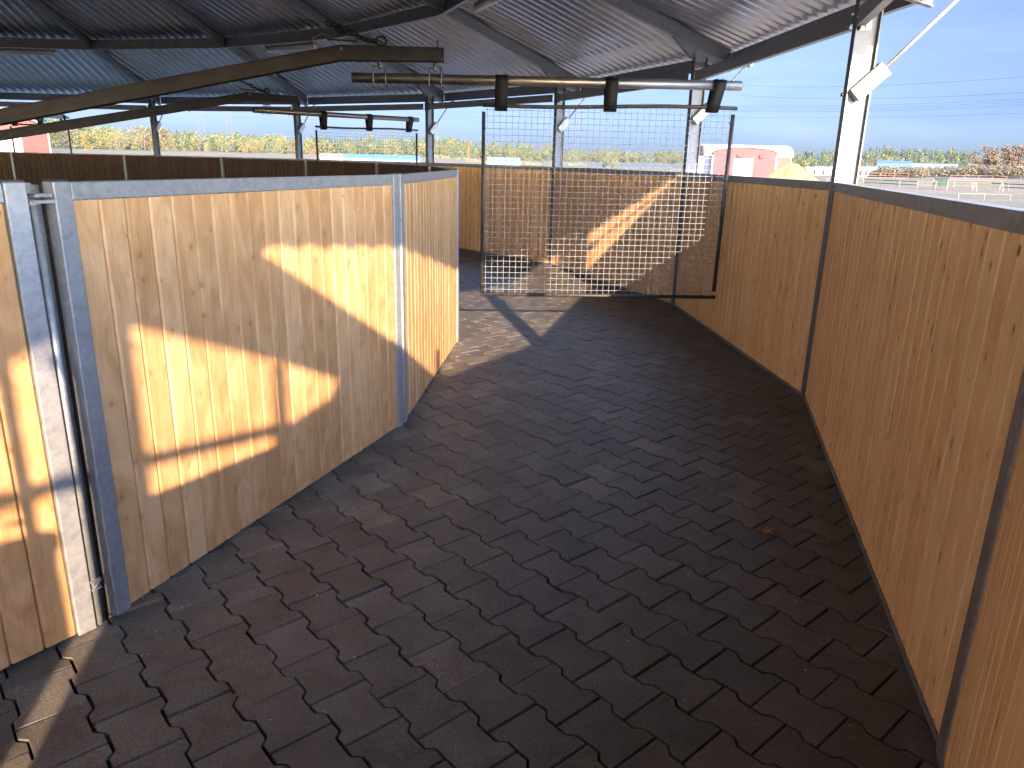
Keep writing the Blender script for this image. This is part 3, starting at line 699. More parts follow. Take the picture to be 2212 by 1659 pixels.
# ------------------------------------------------------------------ unseen shadow caster added behind the viewer, shaped by the shade on the pale wall
def Wp(u, z, t):
    p = O(-1) + (O(0)-O(-1))*u; return p + SUN_H*t + EZ*(z + t*math.tan(SUN_EL))
sh = empty('shadow_caster', Wp(0.1, 0, 2.0)*1.0, 'added unseen shadow caster of timber outside the ring behind the viewer', 'shadow caster')
timber = plain('grey_timber', (0.22, 0.17, 0.12), 0.85)
far = [(-0.60, 1.62), (0.0, 2.37), (0.035, 2.385), (0.22, 2.09), (0.325, 1.90), (0.60, 1.42)]
near = [(-0.60, 2.60), (0.0, 3.10), (0.035, 3.10), (0.21, 2.59), (0.46, 2.0), (0.66, 1.52)]
f = MB()
vs = [Wp(u, z, 3.0) for u, z in far] + [Wp(u, z, 1.1) for u, z in near]; n = len(far)
f.raw(vs, [(i, i+1, n+i+1, n+i) for i in range(n-1)])
o = f.build('caster_roof', timber, sh); so = o.modifiers.new('thickness', 'SOLIDIFY'); so.thickness = 0.03
f = MB(); f.prism([Wp(u, z, 2.2) for u, z in ((0.32, 1.91), (0.30, 1.80), (0.20, 1.71), (0.20, 1.2), (0.62, 1.2), (0.62, 1.48))], SUN_H*0.05); f.build('caster_board', timber, sh)
f = MB()
f.bar(Wp(-0.30, 1.86, 2.4), Wp(0.03, 1.80, 2.4), 0.05, 0.05); f.bar(Wp(0.03, 1.80, 2.4), Wp(0.22, 1.72, 2.4), 0.05, 0.05); f.build('rail', timber, sh)
f = MB()
for u, t_ in ((0.215, 2.9), (-0.62, 2.0), (0.61, 1.3)):
    q = Wp(u, 0, t_); q.z = GZ; top = Wp(u, 1.9 if u > 0.5 or u < 0 else 2.05, t_); f.tube([q, top], 0.03, 8)
f.split('caster_post', timber, sh)

# ------------------------------------------------------------------ beyond the ring
def leafy(name, c, var=0.35):
    m, nt, bs = mat(name); L = nt.links.new; geo = N(nt, 'ShaderNodeNewGeometry')
    rp = ramp(nt, [(0.0, tuple(x*(1-var) for x in c)), (1.0, tuple(x*(1+var) for x in c))]); L(geo.outputs['Random Per Island'], rp.inputs[0]); L(rp.outputs[0], bs.inputs['Base Color'])
    bs.inputs['Roughness'].default_value = 0.8; bs.inputs['Specular IOR Level'].default_value = 0.2
    return m
LEAF = [leafy('spruce_needles', (0.040, 0.066, 0.046)), leafy('pine_needles', (0.060, 0.088, 0.056)), leafy('olive_leaves', (0.088, 0.110, 0.056)), leafy('yellow_leaves', (0.130, 0.130, 0.046)),
        leafy('orange_leaves', (0.108, 0.080, 0.040)), leafy('russet_twigs', (0.082, 0.066, 0.054)), leafy('pale_birch_leaves', (0.105, 0.110, 0.066))]
bark = plain('bark', (0.16, 0.12, 0.09), 0.9, 0, 0.3, 3)
def rvec(r):
    while True:
        v = Vector((r.uniform(-1, 1), r.uniform(-1, 1), r.uniform(-1, 1)))
        if 0.05 < v.length < 1: return v.normalized()
def leaf(mb, p, s, r, mi):
    n = rvec(r); n.z *= 0.6; n.normalize(); x = n.cross(rvec(r)).normalized(); y = n.cross(x)
    a, b = s*r.uniform(0.6, 1.1), s*r.uniform(0.35, 0.7)
    mb.quad([p-x*a, p-y*b+x*a*0.2, p+x*a, p+y*b-x*a*0.1], mi=mi)
def crown(mb, base, h, w, kind, n, r, s, mis):
    """kind: 'cone' for spruces, 'pine' for bare-stemmed pines, 'round' for broad-leaved trees"""
    if kind == 'cone':
        for i in range(n):
            t = r.random()**0.75; rad = w*0.5*(1-t)*(0.55+0.45*((t*9) % 1.0)) + 0.1; a = r.uniform(0, 6.283); q = math.sqrt(r.random())
            leaf(mb, base + Vector((math.cos(a)*rad*q, math.sin(a)*rad*q, h*(0.06+0.94*t))), s*(1.15-0.6*t), r, r.choice(mis))
    else:
        lo = 0.42 if kind == 'pine' else 0.12
        cl = [(Vector((r.gauss(0, w*0.24), r.gauss(0, w*0.24), h*(lo+(0.93-lo)*((j+0.5)/9)))), w*r.uniform(0.17, 0.30)) for j in range(9)]
        for i in range(n):
            c, rr_ = cl[r.randrange(9)]
            tz = (c.z/h-lo)/(1-lo); sh = math.sqrt(max(0.1, 1-abs(tz-0.42)**1.7*1.5))
            p = Vector((c.x*sh, c.y*sh, c.z)) + rvec(r)*rr_*(r.random()**0.45)*(0.6+0.4*sh)
            leaf(mb, base+p, s, r, r.choice(mis))
def interp(tab, x):
    for (x0, y0), (x1, y1) in zip(tab, tab[1:]):
        if x <= x1: return y0 + (y1-y0)*(max(x, x0)-x0)/(x1-x0)
    return tab[-1][1]
def horizon(x): return 349.5 + (x-1106)*0.0239
def ground_at(x, dist):
    p = at(x, horizon(x), dist); p.z = GZ + field_rise(p.x, p.y); return p
TOP = [(-200, 258), (130, 268), (200, 280), (260, 286), (330, 289), (450, 294), (560, 298), (690, 303), (850, 302), (940, 300), (1040, 309), (1132, 315), (1200, 321), (1263, 330), (1360, 333), (1472, 330), (1600, 334), (1706, 337), (1780, 333), (1850, 332), (1881, 327), (1940, 329), (2000, 334), (2060, 337), (2110, 341), (2400, 343)]
DIST = [(-200, 520), (700, 600), (1000, 640), (1150, 720), (1250, 900), (1560, 900), (1700, 640), (1800, 800), (1850, 1000), (2000, 1100), (2400, 1100)]
def forest():
    mb = MB(); r = random.Random(21)
    for i in range(2100):
        x = r.uniform(-180, 2380); t = r.random()**0.85; D = interp(DIST, x)*(0.93+0.17*t); k = D/500
        top = 1.75 + (horizon(x)-interp(TOP, x))*D/F_PX*(0.42+0.58*t) + r.gauss(-0.6, 1.1)
        h = min(max(7.5, r.gauss(11.0, 1.9)), top-GZ+0.5) if D < 760 else min(r.gauss(11.5, 2), top-GZ+0.5); base = ground_at(x, D); base.z = max(base.z-0.3, top-h)
        if x < 720: mis, kind = ((r.choice(([0, 1, 1], [1, 1, 2], [1, 2, 0])), r.choice(('cone', 'round'))) if (t > 0.42 and r.random() < 0.82) else (r.choice(([3, 6, 2], [6, 2, 1], [6, 2, 3], [4, 6, 3], [2, 1, 1])), 'round'))
        elif x < 1120: mis, kind = (([1, 1, 0, 2], 'cone') if r.random() < 0.76 else (r.choice(([3, 2, 6], [2, 6, 1], [4, 6, 2])), 'round'))
        elif x < 1680: mis, kind = (([1, 2, 6, 1], 'round') if r.random() < 0.6 else (r.choice(([6, 5, 2], [4, 6, 5], [1, 0, 2])), 'round'))
        else: mis, kind = (([0, 1, 0, 1], 'cone') if r.random() < 0.68 + 0.2*t else (r.choice(([3, 6, 2], [5, 6, 2], [2, 1, 1])), 'round'))
        crown(mb, base, h, h*(0.44 if kind == 'cone' else 0.60), kind, 95 if D > 800 else 130, r, 0.55*k**0.75, mis)
    tag(mb.build('far_woodland', LEAF), 'mixed autumn and spruce woodland along the horizon', 'woodland', kind='stuff')
    # rising ground under the wood
    mb = MB(); xs = list(range(-240, 2441, 40)); vs = []
    for x in xs:
        D = interp(DIST, x); hz = max(2.3, (1.75 + (horizon(x)-interp(TOP, x))*D/F_PX) - 11.0)
        for f, z in ((0.9, GZ-0.02), (0.96, GZ+min(hz*0.4, 2.0)), (1.10, GZ+hz*0.9), (1.2, GZ+hz), (1.6, GZ-1)):
            p = at(x, 350, D*f); p.z = z; vs.append(p)
    mb.raw(vs, [(i*5+j, (i+1)*5+j, (i+1)*5+j+1, i*5+j+1) for i in range(len(xs)-1) for j in range(4)], sm=True)
    tag(mb.build('hills', plain('forest_floor', (0.075, 0.072, 0.04), 0.95, 0, 0.3, 0.2)), kind='structure')
forest()
def water():
    m, nt, bs = mat('lake_water'); bs.inputs['Base Color'].default_value = (0.03, 0.06, 0.12, 1); bs.inputs['Roughness'].default_value = 0.12; bs.inputs['Specular IOR Level'].default_value = 0.6
    n = N(nt, 'ShaderNodeTexNoise', Scale=0.3, Detail=4.0); geo = N(nt, 'ShaderNodeNewGeometry'); nt.links.new(geo.outputs['Position'], n.inputs['Vector']); bump(nt, bs, n.outputs[0], 0.4, 0.5)
    mb = MB(); xs = list(range(1060, 1761, 20)); vs = []
    for x in xs:
        e = abs(x-1410)/350
        for D in (430+150*e**3, 800-190*e**2):
            p = at(x, 350, D); p.z = GZ+0.05; vs.append(p)
    mb.raw(vs, [(2*i, 2*i+2, 2*i+3, 2*i+1) for i in range(len(xs)-1)])
    tag(mb.build('lake', m), kind='structure')
water()
def tree(x, ytop, wpx, D, kind, mis, label, n=1200, cat='tree', group='trees at the edge of the field', name='autumn_tree'):
    r = random.Random(int(x*7+D)); b = ground_at(x, D); h = 1.75 + (horizon(x)-ytop)*D/F_PX - b.z; w = wpx*D/F_PX
    t = empty(name, b, label, cat, group)
    mb = MB(); r0 = max(0.08, h*0.02)
    mb.tube([b-EZ*0.1, b+EZ*h*0.3+Vector((r.gauss(0, .1), 0, 0)), b+EZ*h*0.62+Vector((r.gauss(0, .2), 0, 0)), b+EZ*h*0.93], [r0, r0*0.8, r0*0.45, r0*0.1], 7)
    if kind == 'round':
        for j in range(7):
            a = r.uniform(0, 6.28); z0 = h*r.uniform(0.2, 0.6); q = b+EZ*z0; e = q + Vector((math.cos(a)*w*0.35, math.sin(a)*w*0.35, h*r.uniform(0.15, 0.3))); mb.tube([q, (q+e)/2+EZ*0.05*h*0.3, e], [r0*0.4, r0*0.25, r0*0.08], 5)
    mb.build('trunk', bark, t)
    mb = MB(); crown(mb, b, h, w, kind, n, r, 0.033*h, mis); mb.build('crown', LEAF, t)
for a in [
 (150, 297, 26, 300, 'round', [5, 5, 2], 'dull brown leafless-looking tree beside the far left mesh gate'),
 (186, 303, 26, 280, 'round', [4, 3], 'small bright orange tree left of the first far column'),
 (228, 291, 44, 320, 'round', [3, 6, 3], 'broad yellow tree left of the first far column'),
 (262, 300, 48, 300, 'round', [6, 5, 6], 'pale tan bushy tree between the yellow tree and the first far column'),
 (314, 290, 50, 310, 'round', [4, 6, 5], 'large orange-tan tree partly hidden by the first far column'),
 (352, 288, 44, 310, 'round', [4, 5, 6], 'large orange-brown tree just right of the first far column'),
 (402, 309, 24, 330, 'round', [2, 1], 'small green tree right of the large orange-brown tree'),
 (425, 308, 26, 335, 'round', [2, 4, 6], 'small olive and orange tree left of the lattice pylon'),
 (456, 311, 22, 330, 'cone', [1, 2], 'small conical green tree beside the left lattice pylon'),
 (482, 311, 26, 350, 'round', [2, 2, 6], 'small olive tree between the two left pylons'),
 (528, 312, 30, 350, 'round', [6, 4, 3], 'low yellow-tan tree right of the second left pylon'),
 (555, 309, 30, 360, 'round', [3, 2, 4], 'yellow-orange tree at mid distance left of the tall olive tree'),
 (607, 303, 36, 360, 'round', [2, 3, 2], 'tall olive-yellow tree left of the slim far column'),
 (632, 313, 26, 360, 'round', [4, 5], 'russet tree close to the left of the slim far column'),
 (676, 312, 26, 370, 'round', [4, 6], 'orange tree just right of the slim far column, left of the smaller mesh gate'),
 (760, 318, 30, 380, 'round', [3, 2], 'yellow-green tree seen through the smaller mesh gate, left part'),
 (840, 321, 34, 380, 'round', [4, 6, 3], 'orange-tan tree seen through the smaller mesh gate, right part'),
 (962, 318, 10, 420, 'round', [4, 5], 'slim orange tree in front of dark firs right of the slim column'),
 (1012, 316, 9, 420, 'round', [4, 3], 'slim yellow-orange tree near the left edge of the large mesh gate'),
 (1298, 333, 28, 260, 'round', [5, 2, 2], 'brown-green bush-like tree left in the pair behind the large mesh gate'),
 (1322, 332, 28, 255, 'round', [2, 3, 2], 'green bush-like tree right in the pair behind the large mesh gate'),
 (1522, 334, 12, 330, 'round', [3, 6], 'yellow tree beside the column behind the mesh gate'),
 (1858, 352, 22, 420, 'round', [5, 4], 'russet tree right of the sunlit column behind the stables'),
 (1885, 350, 26, 420, 'round', [5, 4, 5], 'russet-brown tree above the row of white stables'),
 (1912, 345, 22, 430, 'round', [3, 6], 'yellow tree left of the blue building'),
]: tree(*a)
for i, x in enumerate((2112, 2124, 2137, 2150, 2164, 2178, 2191, 2204, 2218)):
    tree(x, 342-9*min(1, i/2.5)-(i % 3)*2+(3 if i == 5 else 0), 30, 380, 'round', [5, 5, 5, 4], 'bare russet tree of the brown copse at the right horizon', 700, group='brown copse at the right', name='bare_tree')
# shrubs ---------------------------------------------------------------
def thicket(name, label, items, mis, s, cat):
    mb = MB(); r = random.Random(33)
    for (x, D, h, w, n) in items:
        b = ground_at(x, D); b.z += items_z(x, D)
        for i in range(n):
            a = r.uniform(0, 6.28); q = math.sqrt(r.random())*w/2; z = h*r.random()**0.8*(1-0.6*(q*2/w)**2)
            leaf(mb, b+Vector((math.cos(a)*q, math.sin(a)*q, z)), s, r, r.choice(mis))
    tag(mb.build(name, LEAF), label, cat, kind='stuff')
BANK = [(1880, 0.0), (1950, 0.5), (2030, 1.2), (2100, 2.0), (2400, 2.6)]
def items_z(x, D): return interp(BANK, x)*0.6 if D > 200 else 0
r_ = random.Random(9)
thicket('shrub_thicket', 'brown and olive thicket on the bank at the right', [(r_.uniform(1890, 2330), r_.uniform(205, 260), r_.uniform(1.4, 2.6), r_.uniform(2.5, 5), 190) for i in range(230)], [5, 5, 2, 5, 5, 6], 0.26, 'thicket')
thicket('tall_dry_grass', 'tall yellow reeds and dry grass beyond the sand pile', [(r_.uniform(1715, 1800), r_.uniform(300, 330), 1.7, 4, 60) for i in range(70)] + [(r_.uniform(930, 1260), r_.uniform(300, 420), 1.3, 5, 26) for i in range(90)], [6, 3, 6, 2], 0.35, 'reeds')
bk = MB(); xs = list(range(1870, 2421, 25)); vs = []
for x in xs:
    z = interp(BANK, x)*0.6
    for D, q in ((192, 0), (215, 0.7), (262, 1.0), (330, 0.9), (400, -0.1)):
        p = at(x, 370, D); p.z = GZ-0.02+z*q; vs.append(p)
bk.raw(vs, [(i*5+j, (i+1)*5+j, (i+1)*5+j+1, i*5+j+1) for i in range(len(xs)-1) for j in range(4)], sm=True)
tag(bk.build('bank', plain('dry_bank_grass', (0.10, 0.082, 0.05), 0.95, 0, 0.4, 0.4)), kind='structure')

# buildings --------------------------------------------------------------
def corr_mat(name, c, scale):
    m, nt, bs = mat(name); L = nt.links.new; geo = N(nt, 'ShaderNodeNewGeometry')
    n1 = N(nt, 'ShaderNodeTexNoise', Scale=0.8, Detail=5.0); L(geo.outputs['Position'], n1.inputs['Vector'])
    rp = ramp(nt, [(0.3, tuple(x*0.85 for x in c)), (0.7, tuple(x*1.15 for x in c))]); L(n1.outputs[0], rp.inputs[0]); L(rp.outputs[0], bs.inputs['Base Color']); bs.inputs['Roughness'].default_value = 0.55
    return m
red_wall = corr_mat('red_profiled_cladding', (0.080, 0.007, 0.007), 1); pink_wall = corr_mat('faded_red_cladding', (0.115, 0.026, 0.028), 1); white_roof = corr_mat('white_roof_sheet', (0.42, 0.44, 0.47), 1)
cream = plain('cream_door', (0.50, 0.48, 0.34), 0.6, 0, 0.03, 1); white_trim = plain('white_trim', (0.42, 0.43, 0.44), 0.6, 0, 0.05, 1); brown_wall = plain('dark_red_brown_wall', (0.16, 0.075, 0.06), 0.8, 0, 0.15, 1)
grey_wall = plain('grey_wall', (0.17, 0.16, 0.19), 0.8, 0, 0.1, 1); dark = plain('dark_opening', (0.015, 0.015, 0.018), 0.7); blue = plain('blue_sheet', (0.022, 0.075, 0.19), 0.5, 0, 0.1, 1); pale_blue = plain('pale_blue_sheet', (0.11, 0.16, 0.25), 0.5, 0, 0.1, 0.5)
teal = plain('pale_teal_canvas', (0.10, 0.19, 0.18), 0.6, 0, 0.05, 1); brown_roof = plain('brown_roof', (0.20, 0.12, 0.09), 0.8, 0, 0.1, 1); sand_m = None
def frame_at(x, D, yaw=0.0):
    """local axes of a building whose front faces the ring: e right, n towards the ring"""
    b = ground_at(x, D); v = Vector((b.x, b.y, 0)).normalized(); c_, s_ = math.cos(yaw), math.sin(yaw)
    n = Vector((-v.x*c_ + v.y*s_, -v.x*s_ - v.y*c_, 0)); e = Vector((-n.y, n.x, 0))
    if e.x < 0: e = -e
    return b, e, n
# red barn at the left: gable end with white door
D = 82; b, e, n = frame_at(108, D); px = D/F_PX
t = empty('red_barn', b, 'red profiled-steel barn with cream garage door at the far left', 'barn')
Wb, eave = 9.0, 1.75 + 35*px - GZ
f = MB(); ridge = eave + 0.40*Wb/2
f.prism([b, b-e*Wb, b-e*Wb+EZ*eave, b-e*Wb/2+EZ*ridge, b+EZ*eave], -n*16); f.build('wall', red_wall, t)
f = MB()
for i in range(int(Wb/0.28)):
    q = b - e*(0.14+i*0.28); hh = eave + 0.40*min(0.14+i*0.28, Wb-0.14-i*0.28)
    if 2.05 < 0.14+i*0.28 < 4.85: f.obox(q + n*0.001 + EZ*3.62, -e*0.10, n*0.03, EZ*(hh-3.64))
    else: f.obox(q + n*0.001, -e*0.10, n*0.03, EZ*(hh-0.02))
f.build('cladding_rib', red_wall, t)
f = MB()
for s in (0, 1):
    A = b - e*(Wb+0.8 if s else -0.8); Bm = b - e*Wb/2 + EZ*(ridge+0.06); A = A + EZ*(eave-0.32+0.06)
    f.prism([A+n*0.5, Bm+n*0.5, Bm+n*0.5+EZ*0.16, A+n*0.5+EZ*0.16], -n*17)
f.build('roof', grey_wall, t)
f = MB(); f.obox(b - e*2.2 + n*0.035, -e*2.55, n*0.03, EZ*3.3); d_ = f.build('garage_door', cream, t)
f = MB(); f.obox(b - e*2.02 + n*0.032, -e*0.18, n*0.06, EZ*3.50); f.obox(b - e*4.76 + n*0.032, -e*0.18, n*0.06, EZ*3.50); f.obox(b - e*2.205 + n*0.032 + EZ*3.31, -e*2.55, n*0.06, EZ*0.2); f.split('door_trim', white_trim, d_)
f = MB(); f.obox(b + e*0.002 + n*0.03, e*0.1, -n*0.1, EZ*eave); f.split('corner_trim', white_trim, t)
f = MB(); f.obox(b - e*6.3 + n*0.035, -e*2.2, n*0.03, EZ*3.3); f.build('white_door', white_trim, t)
# long hall with the white barrel roof
def arch(b, e, w, he, hr, m=14): return [b] + [b - e*(w*(0.5-0.5*math.cos(math.pi*i/m))) + EZ*(he+(hr-he)*math.sin(math.pi*i/m)**0.85) for i in range(m+1)] + [b-e*w]
D = 142; b, e, n = frame_at(1706, D); px = D/F_PX
t = empty('barrel_hall', b, 'long red hall with a white barrel roof behind the pink arched barn', 'barn')
Lh = 14.6; he, hr = 1.75 + 18*px - GZ, 1.75 + 38*px - GZ; Wd = 12
axis = (-e + n*0.28).normalized(); side = Vector((-axis.y, axis.x, 0))
if side.dot(n) < 0: side = -side
f = MB(); pr = [(0, 0), (0, he), (-0.06*Wd, he*1.0)]; Pw = [b, b+EZ*he, b-side*Wd+EZ*he, b-side*Wd]
f.prism(Pw, axis*Lh); f.build('wall', red_wall, t)
m = 14; f = MB(); A = [b + side*0.25 - side*((Wd+0.5)*(0.5-0.5*math.cos(math.pi*i/m))) + EZ*(he-0.2 + (hr-he+0.2)*math.sin(math.pi*i/m)**0.8) for i in range(m+1)]
f.prism([p - axis*0.35 for p in A], axis*(Lh+0.35)); f.build('roof', white_roof, t)
f = MB(); G = [b + axis*(Lh+0.002) + side*0.1, b + axis*(Lh+0.002) - side*Wd] ; Ag = [p + axis*(Lh+0.36) for p in A]
f.prism([b+axis*(Lh+0.01)+side*0.1] + [p - axis*0.35 - EZ*0.15 for p in Ag] + [b+axis*(Lh+0.01)-side*(Wd-0.1)], axis*0.25); gb = f.build('gable_wall', brown_wall, t)
f = MB()
for q in (0.42, 0.58): f.cbox(b + axis*(Lh+0.28) - side*Wd*q + EZ*(he+0.6), side, axis, EZ, 1.0, 0.08, 0.8)
f.split('gable_window', dark, gb)
f = MB(); f.prism([b+side*0.12, b+side*0.12+EZ*he, b+side*0.12-side*0.3+EZ*he, b+side*0.12-side*0.3], -axis*0.08); f.split('end_trim', white_trim, t)
# pink arched barn in front
D = 118; px = D/F_PX; b, e, n = frame_at(1677, D); w = 124*px; he, hr = 1.75 + 17*px - GZ, 1.75 + 32*px - GZ
t = empty('arched_barn', b, 'pink-red arched barn with a large cream door and two wall lamps', 'barn')
f = MB(); A = arch(b, e, w, he, hr); f.prism(A, -n*14); f.build('wall', pink_wall, t)
f = MB(); m = 14; T = [b + e*0.25 - e*((w+0.5)*(0.5-0.5*math.cos(math.pi*i/m))) + EZ*(he+0.03+(hr-he+0.02)*math.sin(math.pi*i/m)**0.85) for i in range(m+1)]
f.prism([p + n*0.25 for p in T] + [p + n*0.25 + EZ*0.22 for p in T[::-1]], -n*14.4); f.build('roof', white_roof, t)
f = MB(); f.obox(b + n*0.004 + e*0.03, -e*0.22, n*0.05, EZ*he); f.obox(b - e*(w-0.19) + n*0.004, -e*0.22, n*0.05, EZ*he); f.split('corner_trim', white_trim, t)
f = MB(); dx = 47*px; f.obox(b - e*dx + n*0.004, -e*33*px, n*0.06, EZ*(1.75+11*px-GZ)); dr = f.build('barn_door', cream, t)
f = MB(); f.obox(b - e*(dx-0.2) + n*0.002, -e*0.19, n*0.09, EZ*(1.9+11*px-GZ)); f.obox(b - e*(dx+33*px+0.01) + n*0.002, -e*0.19, n*0.09, EZ*(1.9+11*px-GZ)); f.split('door_trim', grey_wall, dr)
for q in (29, 71):
    f = MB(); f.cbox(b - e*q*px + n*0.2 + EZ*(1.75+16.5*px-GZ), e, n, EZ, 0.55, 0.4, 0.45); f.build('wall_lamp', pink_wall, t)
f = MB(); f.obox(b - e*(w+0.3) - n*2.0, -e*1.9, -n*6, EZ*(1.75+15*px-GZ)); f.build('side_annex', grey_wall, t)
# sand pile
D = 100; b, e, n = frame_at(1708, D); px = D/F_PX
mb = MB(); r = random.Random(4); nr, na = 16, 48; vs = []; hp = 1.75 + 13*px - GZ; R0 = 3.6
for i in range(nr+1):
    q = i/nr
    for j in range(na):
        a = 2*math.pi*j/na; rad_ = R0*q*(1+0.12*math.sin(a*2+1)+0.06*math.sin(a*5)); z = hp*(1-q)**1.0*(1 - 0.15*q) if q > 0.15 else hp*(0.85-0.6*q*q*2.2)*0.98
        vs.append(b + e*rad_*math.cos(a)*1.05 + n*rad_*math.sin(a)*0.8 + EZ*(z + r.gauss(0, 0.03)*q*(1-q)*4))
mb.raw(vs, [(i*na+j, (i+1)*na+j, (i+1)*na+(j+1) % na, i*na+(j+1) % na) for i in range(nr) for j in range(na)], sm=True)
tag(mb.build('sand_pile', plain('golden_sand', (0.16, 0.108, 0.05), 0.95, 0, 0.25, 1.5, 0.6), origin=b), 'golden sand heap beside the pink arched barn', 'sand pile')
# small buildings far off
def shed(name, label, x, D, wpx, ytop, depth, wallm, roofm, openings=(), cat='shed', pitch=0.25, group=None):
    px = D/F_PX; b, e, n = frame_at(x, D); w = wpx*px; h = 1.75 + (horizon(x)-ytop)*px - GZ; hw = h*(1-pitch)
    t = empty(name, b, label, cat, group)
    f = MB(); f.prism([b-e*w/2, b+e*w/2, b+e*w/2+EZ*hw, b-e*w/2+EZ*hw], -n*depth); f.build('wall', wallm, t)
    f = MB(); f.prism([b-e*(w/2+.15)+n*.2+EZ*(hw+0.01), b-e*(w/2+.15)-n*depth/2+EZ*h, b-e*(w/2+.15)-n*(depth+.2)+EZ*(hw+0.01)], e*(w+.3)); f.build('roof', roofm, t)
    for (u, ww, hh) in openings:
        f = MB(); f.obox(b+e*(u*w-ww/2)+n*0.005+EZ*0.15, e*ww, n*0.04, EZ*hh); f.build('opening', dark, t)
    return t
shed('blue_building', 'blue flat building with dark openings right of the sunlit column', 1929, 290, 58, 356, 8, blue, blue, ((-0.3, 3.2, 2.6), (0.28, 2.4, 2.6)), 'building', 0.12)
shed('blue_roofed_shed', 'long low pale blue roofed shed beyond the brown thicket', 2004, 330, 92, 361.5, 10, white_trim, pale_blue, (), 'shed', 0.5)
for i, (x, w) in enumerate(((1848, 10), (1860, 11), (1872, 11), (1886, 12))):
    shed('stable_box', ('white stable box with dark door, nearest to the sunlit column', 'white stable box, second from the sunlit column', 'white stable box, third from the sunlit column', 'white stable box nearest to the blue building')[i], x, 225, w, 366, 2.4, white_trim, pale_blue, ((0.0, 0.7, 1.2),), 'stable', 0.12, 'row of white stable boxes')
green_p = plain('pale_green_paint', (0.15, 0.20, 0.145), 0.6, 0, 0.05, 1)
for i, (x, w) in enumerate(((1750, 16), (1768, 17), (1787, 16))):
    shed('field_box', ('pale green box with dark end beside the sand pile', 'pale green box in the middle of the three left of the sunlit column', 'grey-white box nearest to the left of the sunlit column')[i], x, 215, w, 366.5, 2.4, green_p if i < 2 else white_trim, white_trim, ((-0.38, 0.5, 1.2),), 'box shed', 0.10, 'boxes left of the sunlit column')
shed('brown_roofed_shed', 'low brown-roofed shed at the lower left of the smaller mesh gate', 716, 150, 44, 337.5, 6, cream, brown_roof, (), 'shed', 0.3)
shed('blue_covered_pool', 'low bright blue cover seen through the smaller mesh gate', 817, 170, 172, 341, 10, pale_blue, plain('bright_blue_cover', (0.02, 0.09, 0.26), 0.4, 0, 0.1, 1), (), 'cover', 0.35)
shed('teal_tent', 'low pale teal tent roof at the left side of the large mesh gate', 1088, 120, 66, 346.5, 6, teal, teal, (), 'tent', 0.75)
# fences ---------------------------------------------------------------------
rail_d = plain('dark_fence_rail', (0.05, 0.055, 0.045), 0.8); post_p = plain('weathered_fence_post', (0.13, 0.12, 0.10), 0.9); rust = plain('rusty_pipe', (0.20, 0.10, 0.06), 0.8)
def fence(name, label, x0, x1, D, n, h, pr, rr2, mr, mp, rails):
    t = empty(name, ground_at((x0+x1)/2, D), label, 'fence', None)
    P = [ground_at(x0+(x1-x0)*i/n, D*(1+0.03*math.sin(i*0.9))) for i in range(n+1)]
    for p in P:
        f = MB(); f.tube([p-EZ*0.1, p+EZ*h], pr, 8); f.build('post', mp, t)
    for z in rails:
        f = MB()
        for p, q in zip(P, P[1:]): f.bar(p+EZ*h*z, q+EZ*h*z, 0.04, rr2)
        f.build('rail', mr, t)
fence('paddock_fence', 'low paddock fence with dark rails and pale posts at the right', 1790, 2420, 100, 16, 0.92, 0.06, 0.11, rail_d, post_p, (0.88, 0.5))
fence('pipe_fence', 'thin rusty pipe fence behind the dark-railed paddock fence', 1690, 2420, 175, 24, 1.25, 0.045, 0.05, rust, rust, (0.95, 0.55, 0.2))
fence('nearer_fence', 'sparse grey post fence in the foreground field at the right edge', 2080, 2420, 66, 6, 0.55, 0.035, 0.03, post_p, post_p, (0.9,))
b, e, n = frame_at(2036, 98); t = empty('hay_feeder', b, 'dark green box feeder on two pale posts by the paddock fence', 'feeder')
gm = plain('dark_green_board', (0.007, 0.036, 0.024), 0.6)
f = MB(); f.obox(b-e*0.66+EZ*0.42, e*1.30, -n*0.7, EZ*0.78); bx = f.build('box', gm, t)
f = MB(); f.obox(b-e*0.03+n*0.002+EZ*0.44, e*0.05, n*0.03, EZ*0.74); f.build('batten', rail_d, bx)
f = MB(); f.obox(b-e*0.78+n*0.12+EZ*1.205, e*1.55, -n*0.95, EZ*0.06); f.build('lid', gm, t)
for s in (-0.75, 0.68):
    f = MB(); f.obox(b+e*s-EZ*0.1, e*0.11, -n*0.11, EZ*1.3); f.build('post', post_p, t)
b, e, n = frame_at(2141, 96); t = empty('jump_fence', b, 'riding jump with dark lattice board between two pale trestles', 'jump')
for s in (-1.2, 1.2):
    f = MB(); 
    for q in (-0.22, 0.22): f.bar(b+e*(s+q), b+e*(s+q*0.2)+EZ*0.95, 0.09, 0.09)
    f.build('trestle', post_p, t)
f = MB(); f.obox(b-e*1.05+EZ*0.55, e*2.1, n*0.05, EZ*0.2)
for q in (-0.8, -0.3, 0.3, 0.8): f.bar(b+e*q+EZ*0.08, b+e*(q+0.25)+EZ*0.54, 0.07, 0.05); f.bar(b+e*(q+0.26)+EZ*0.08+n*0.06, b+e*q+EZ*0.54+n*0.06, 0.07, 0.05)
f.build('lattice_board', rail_d, t)
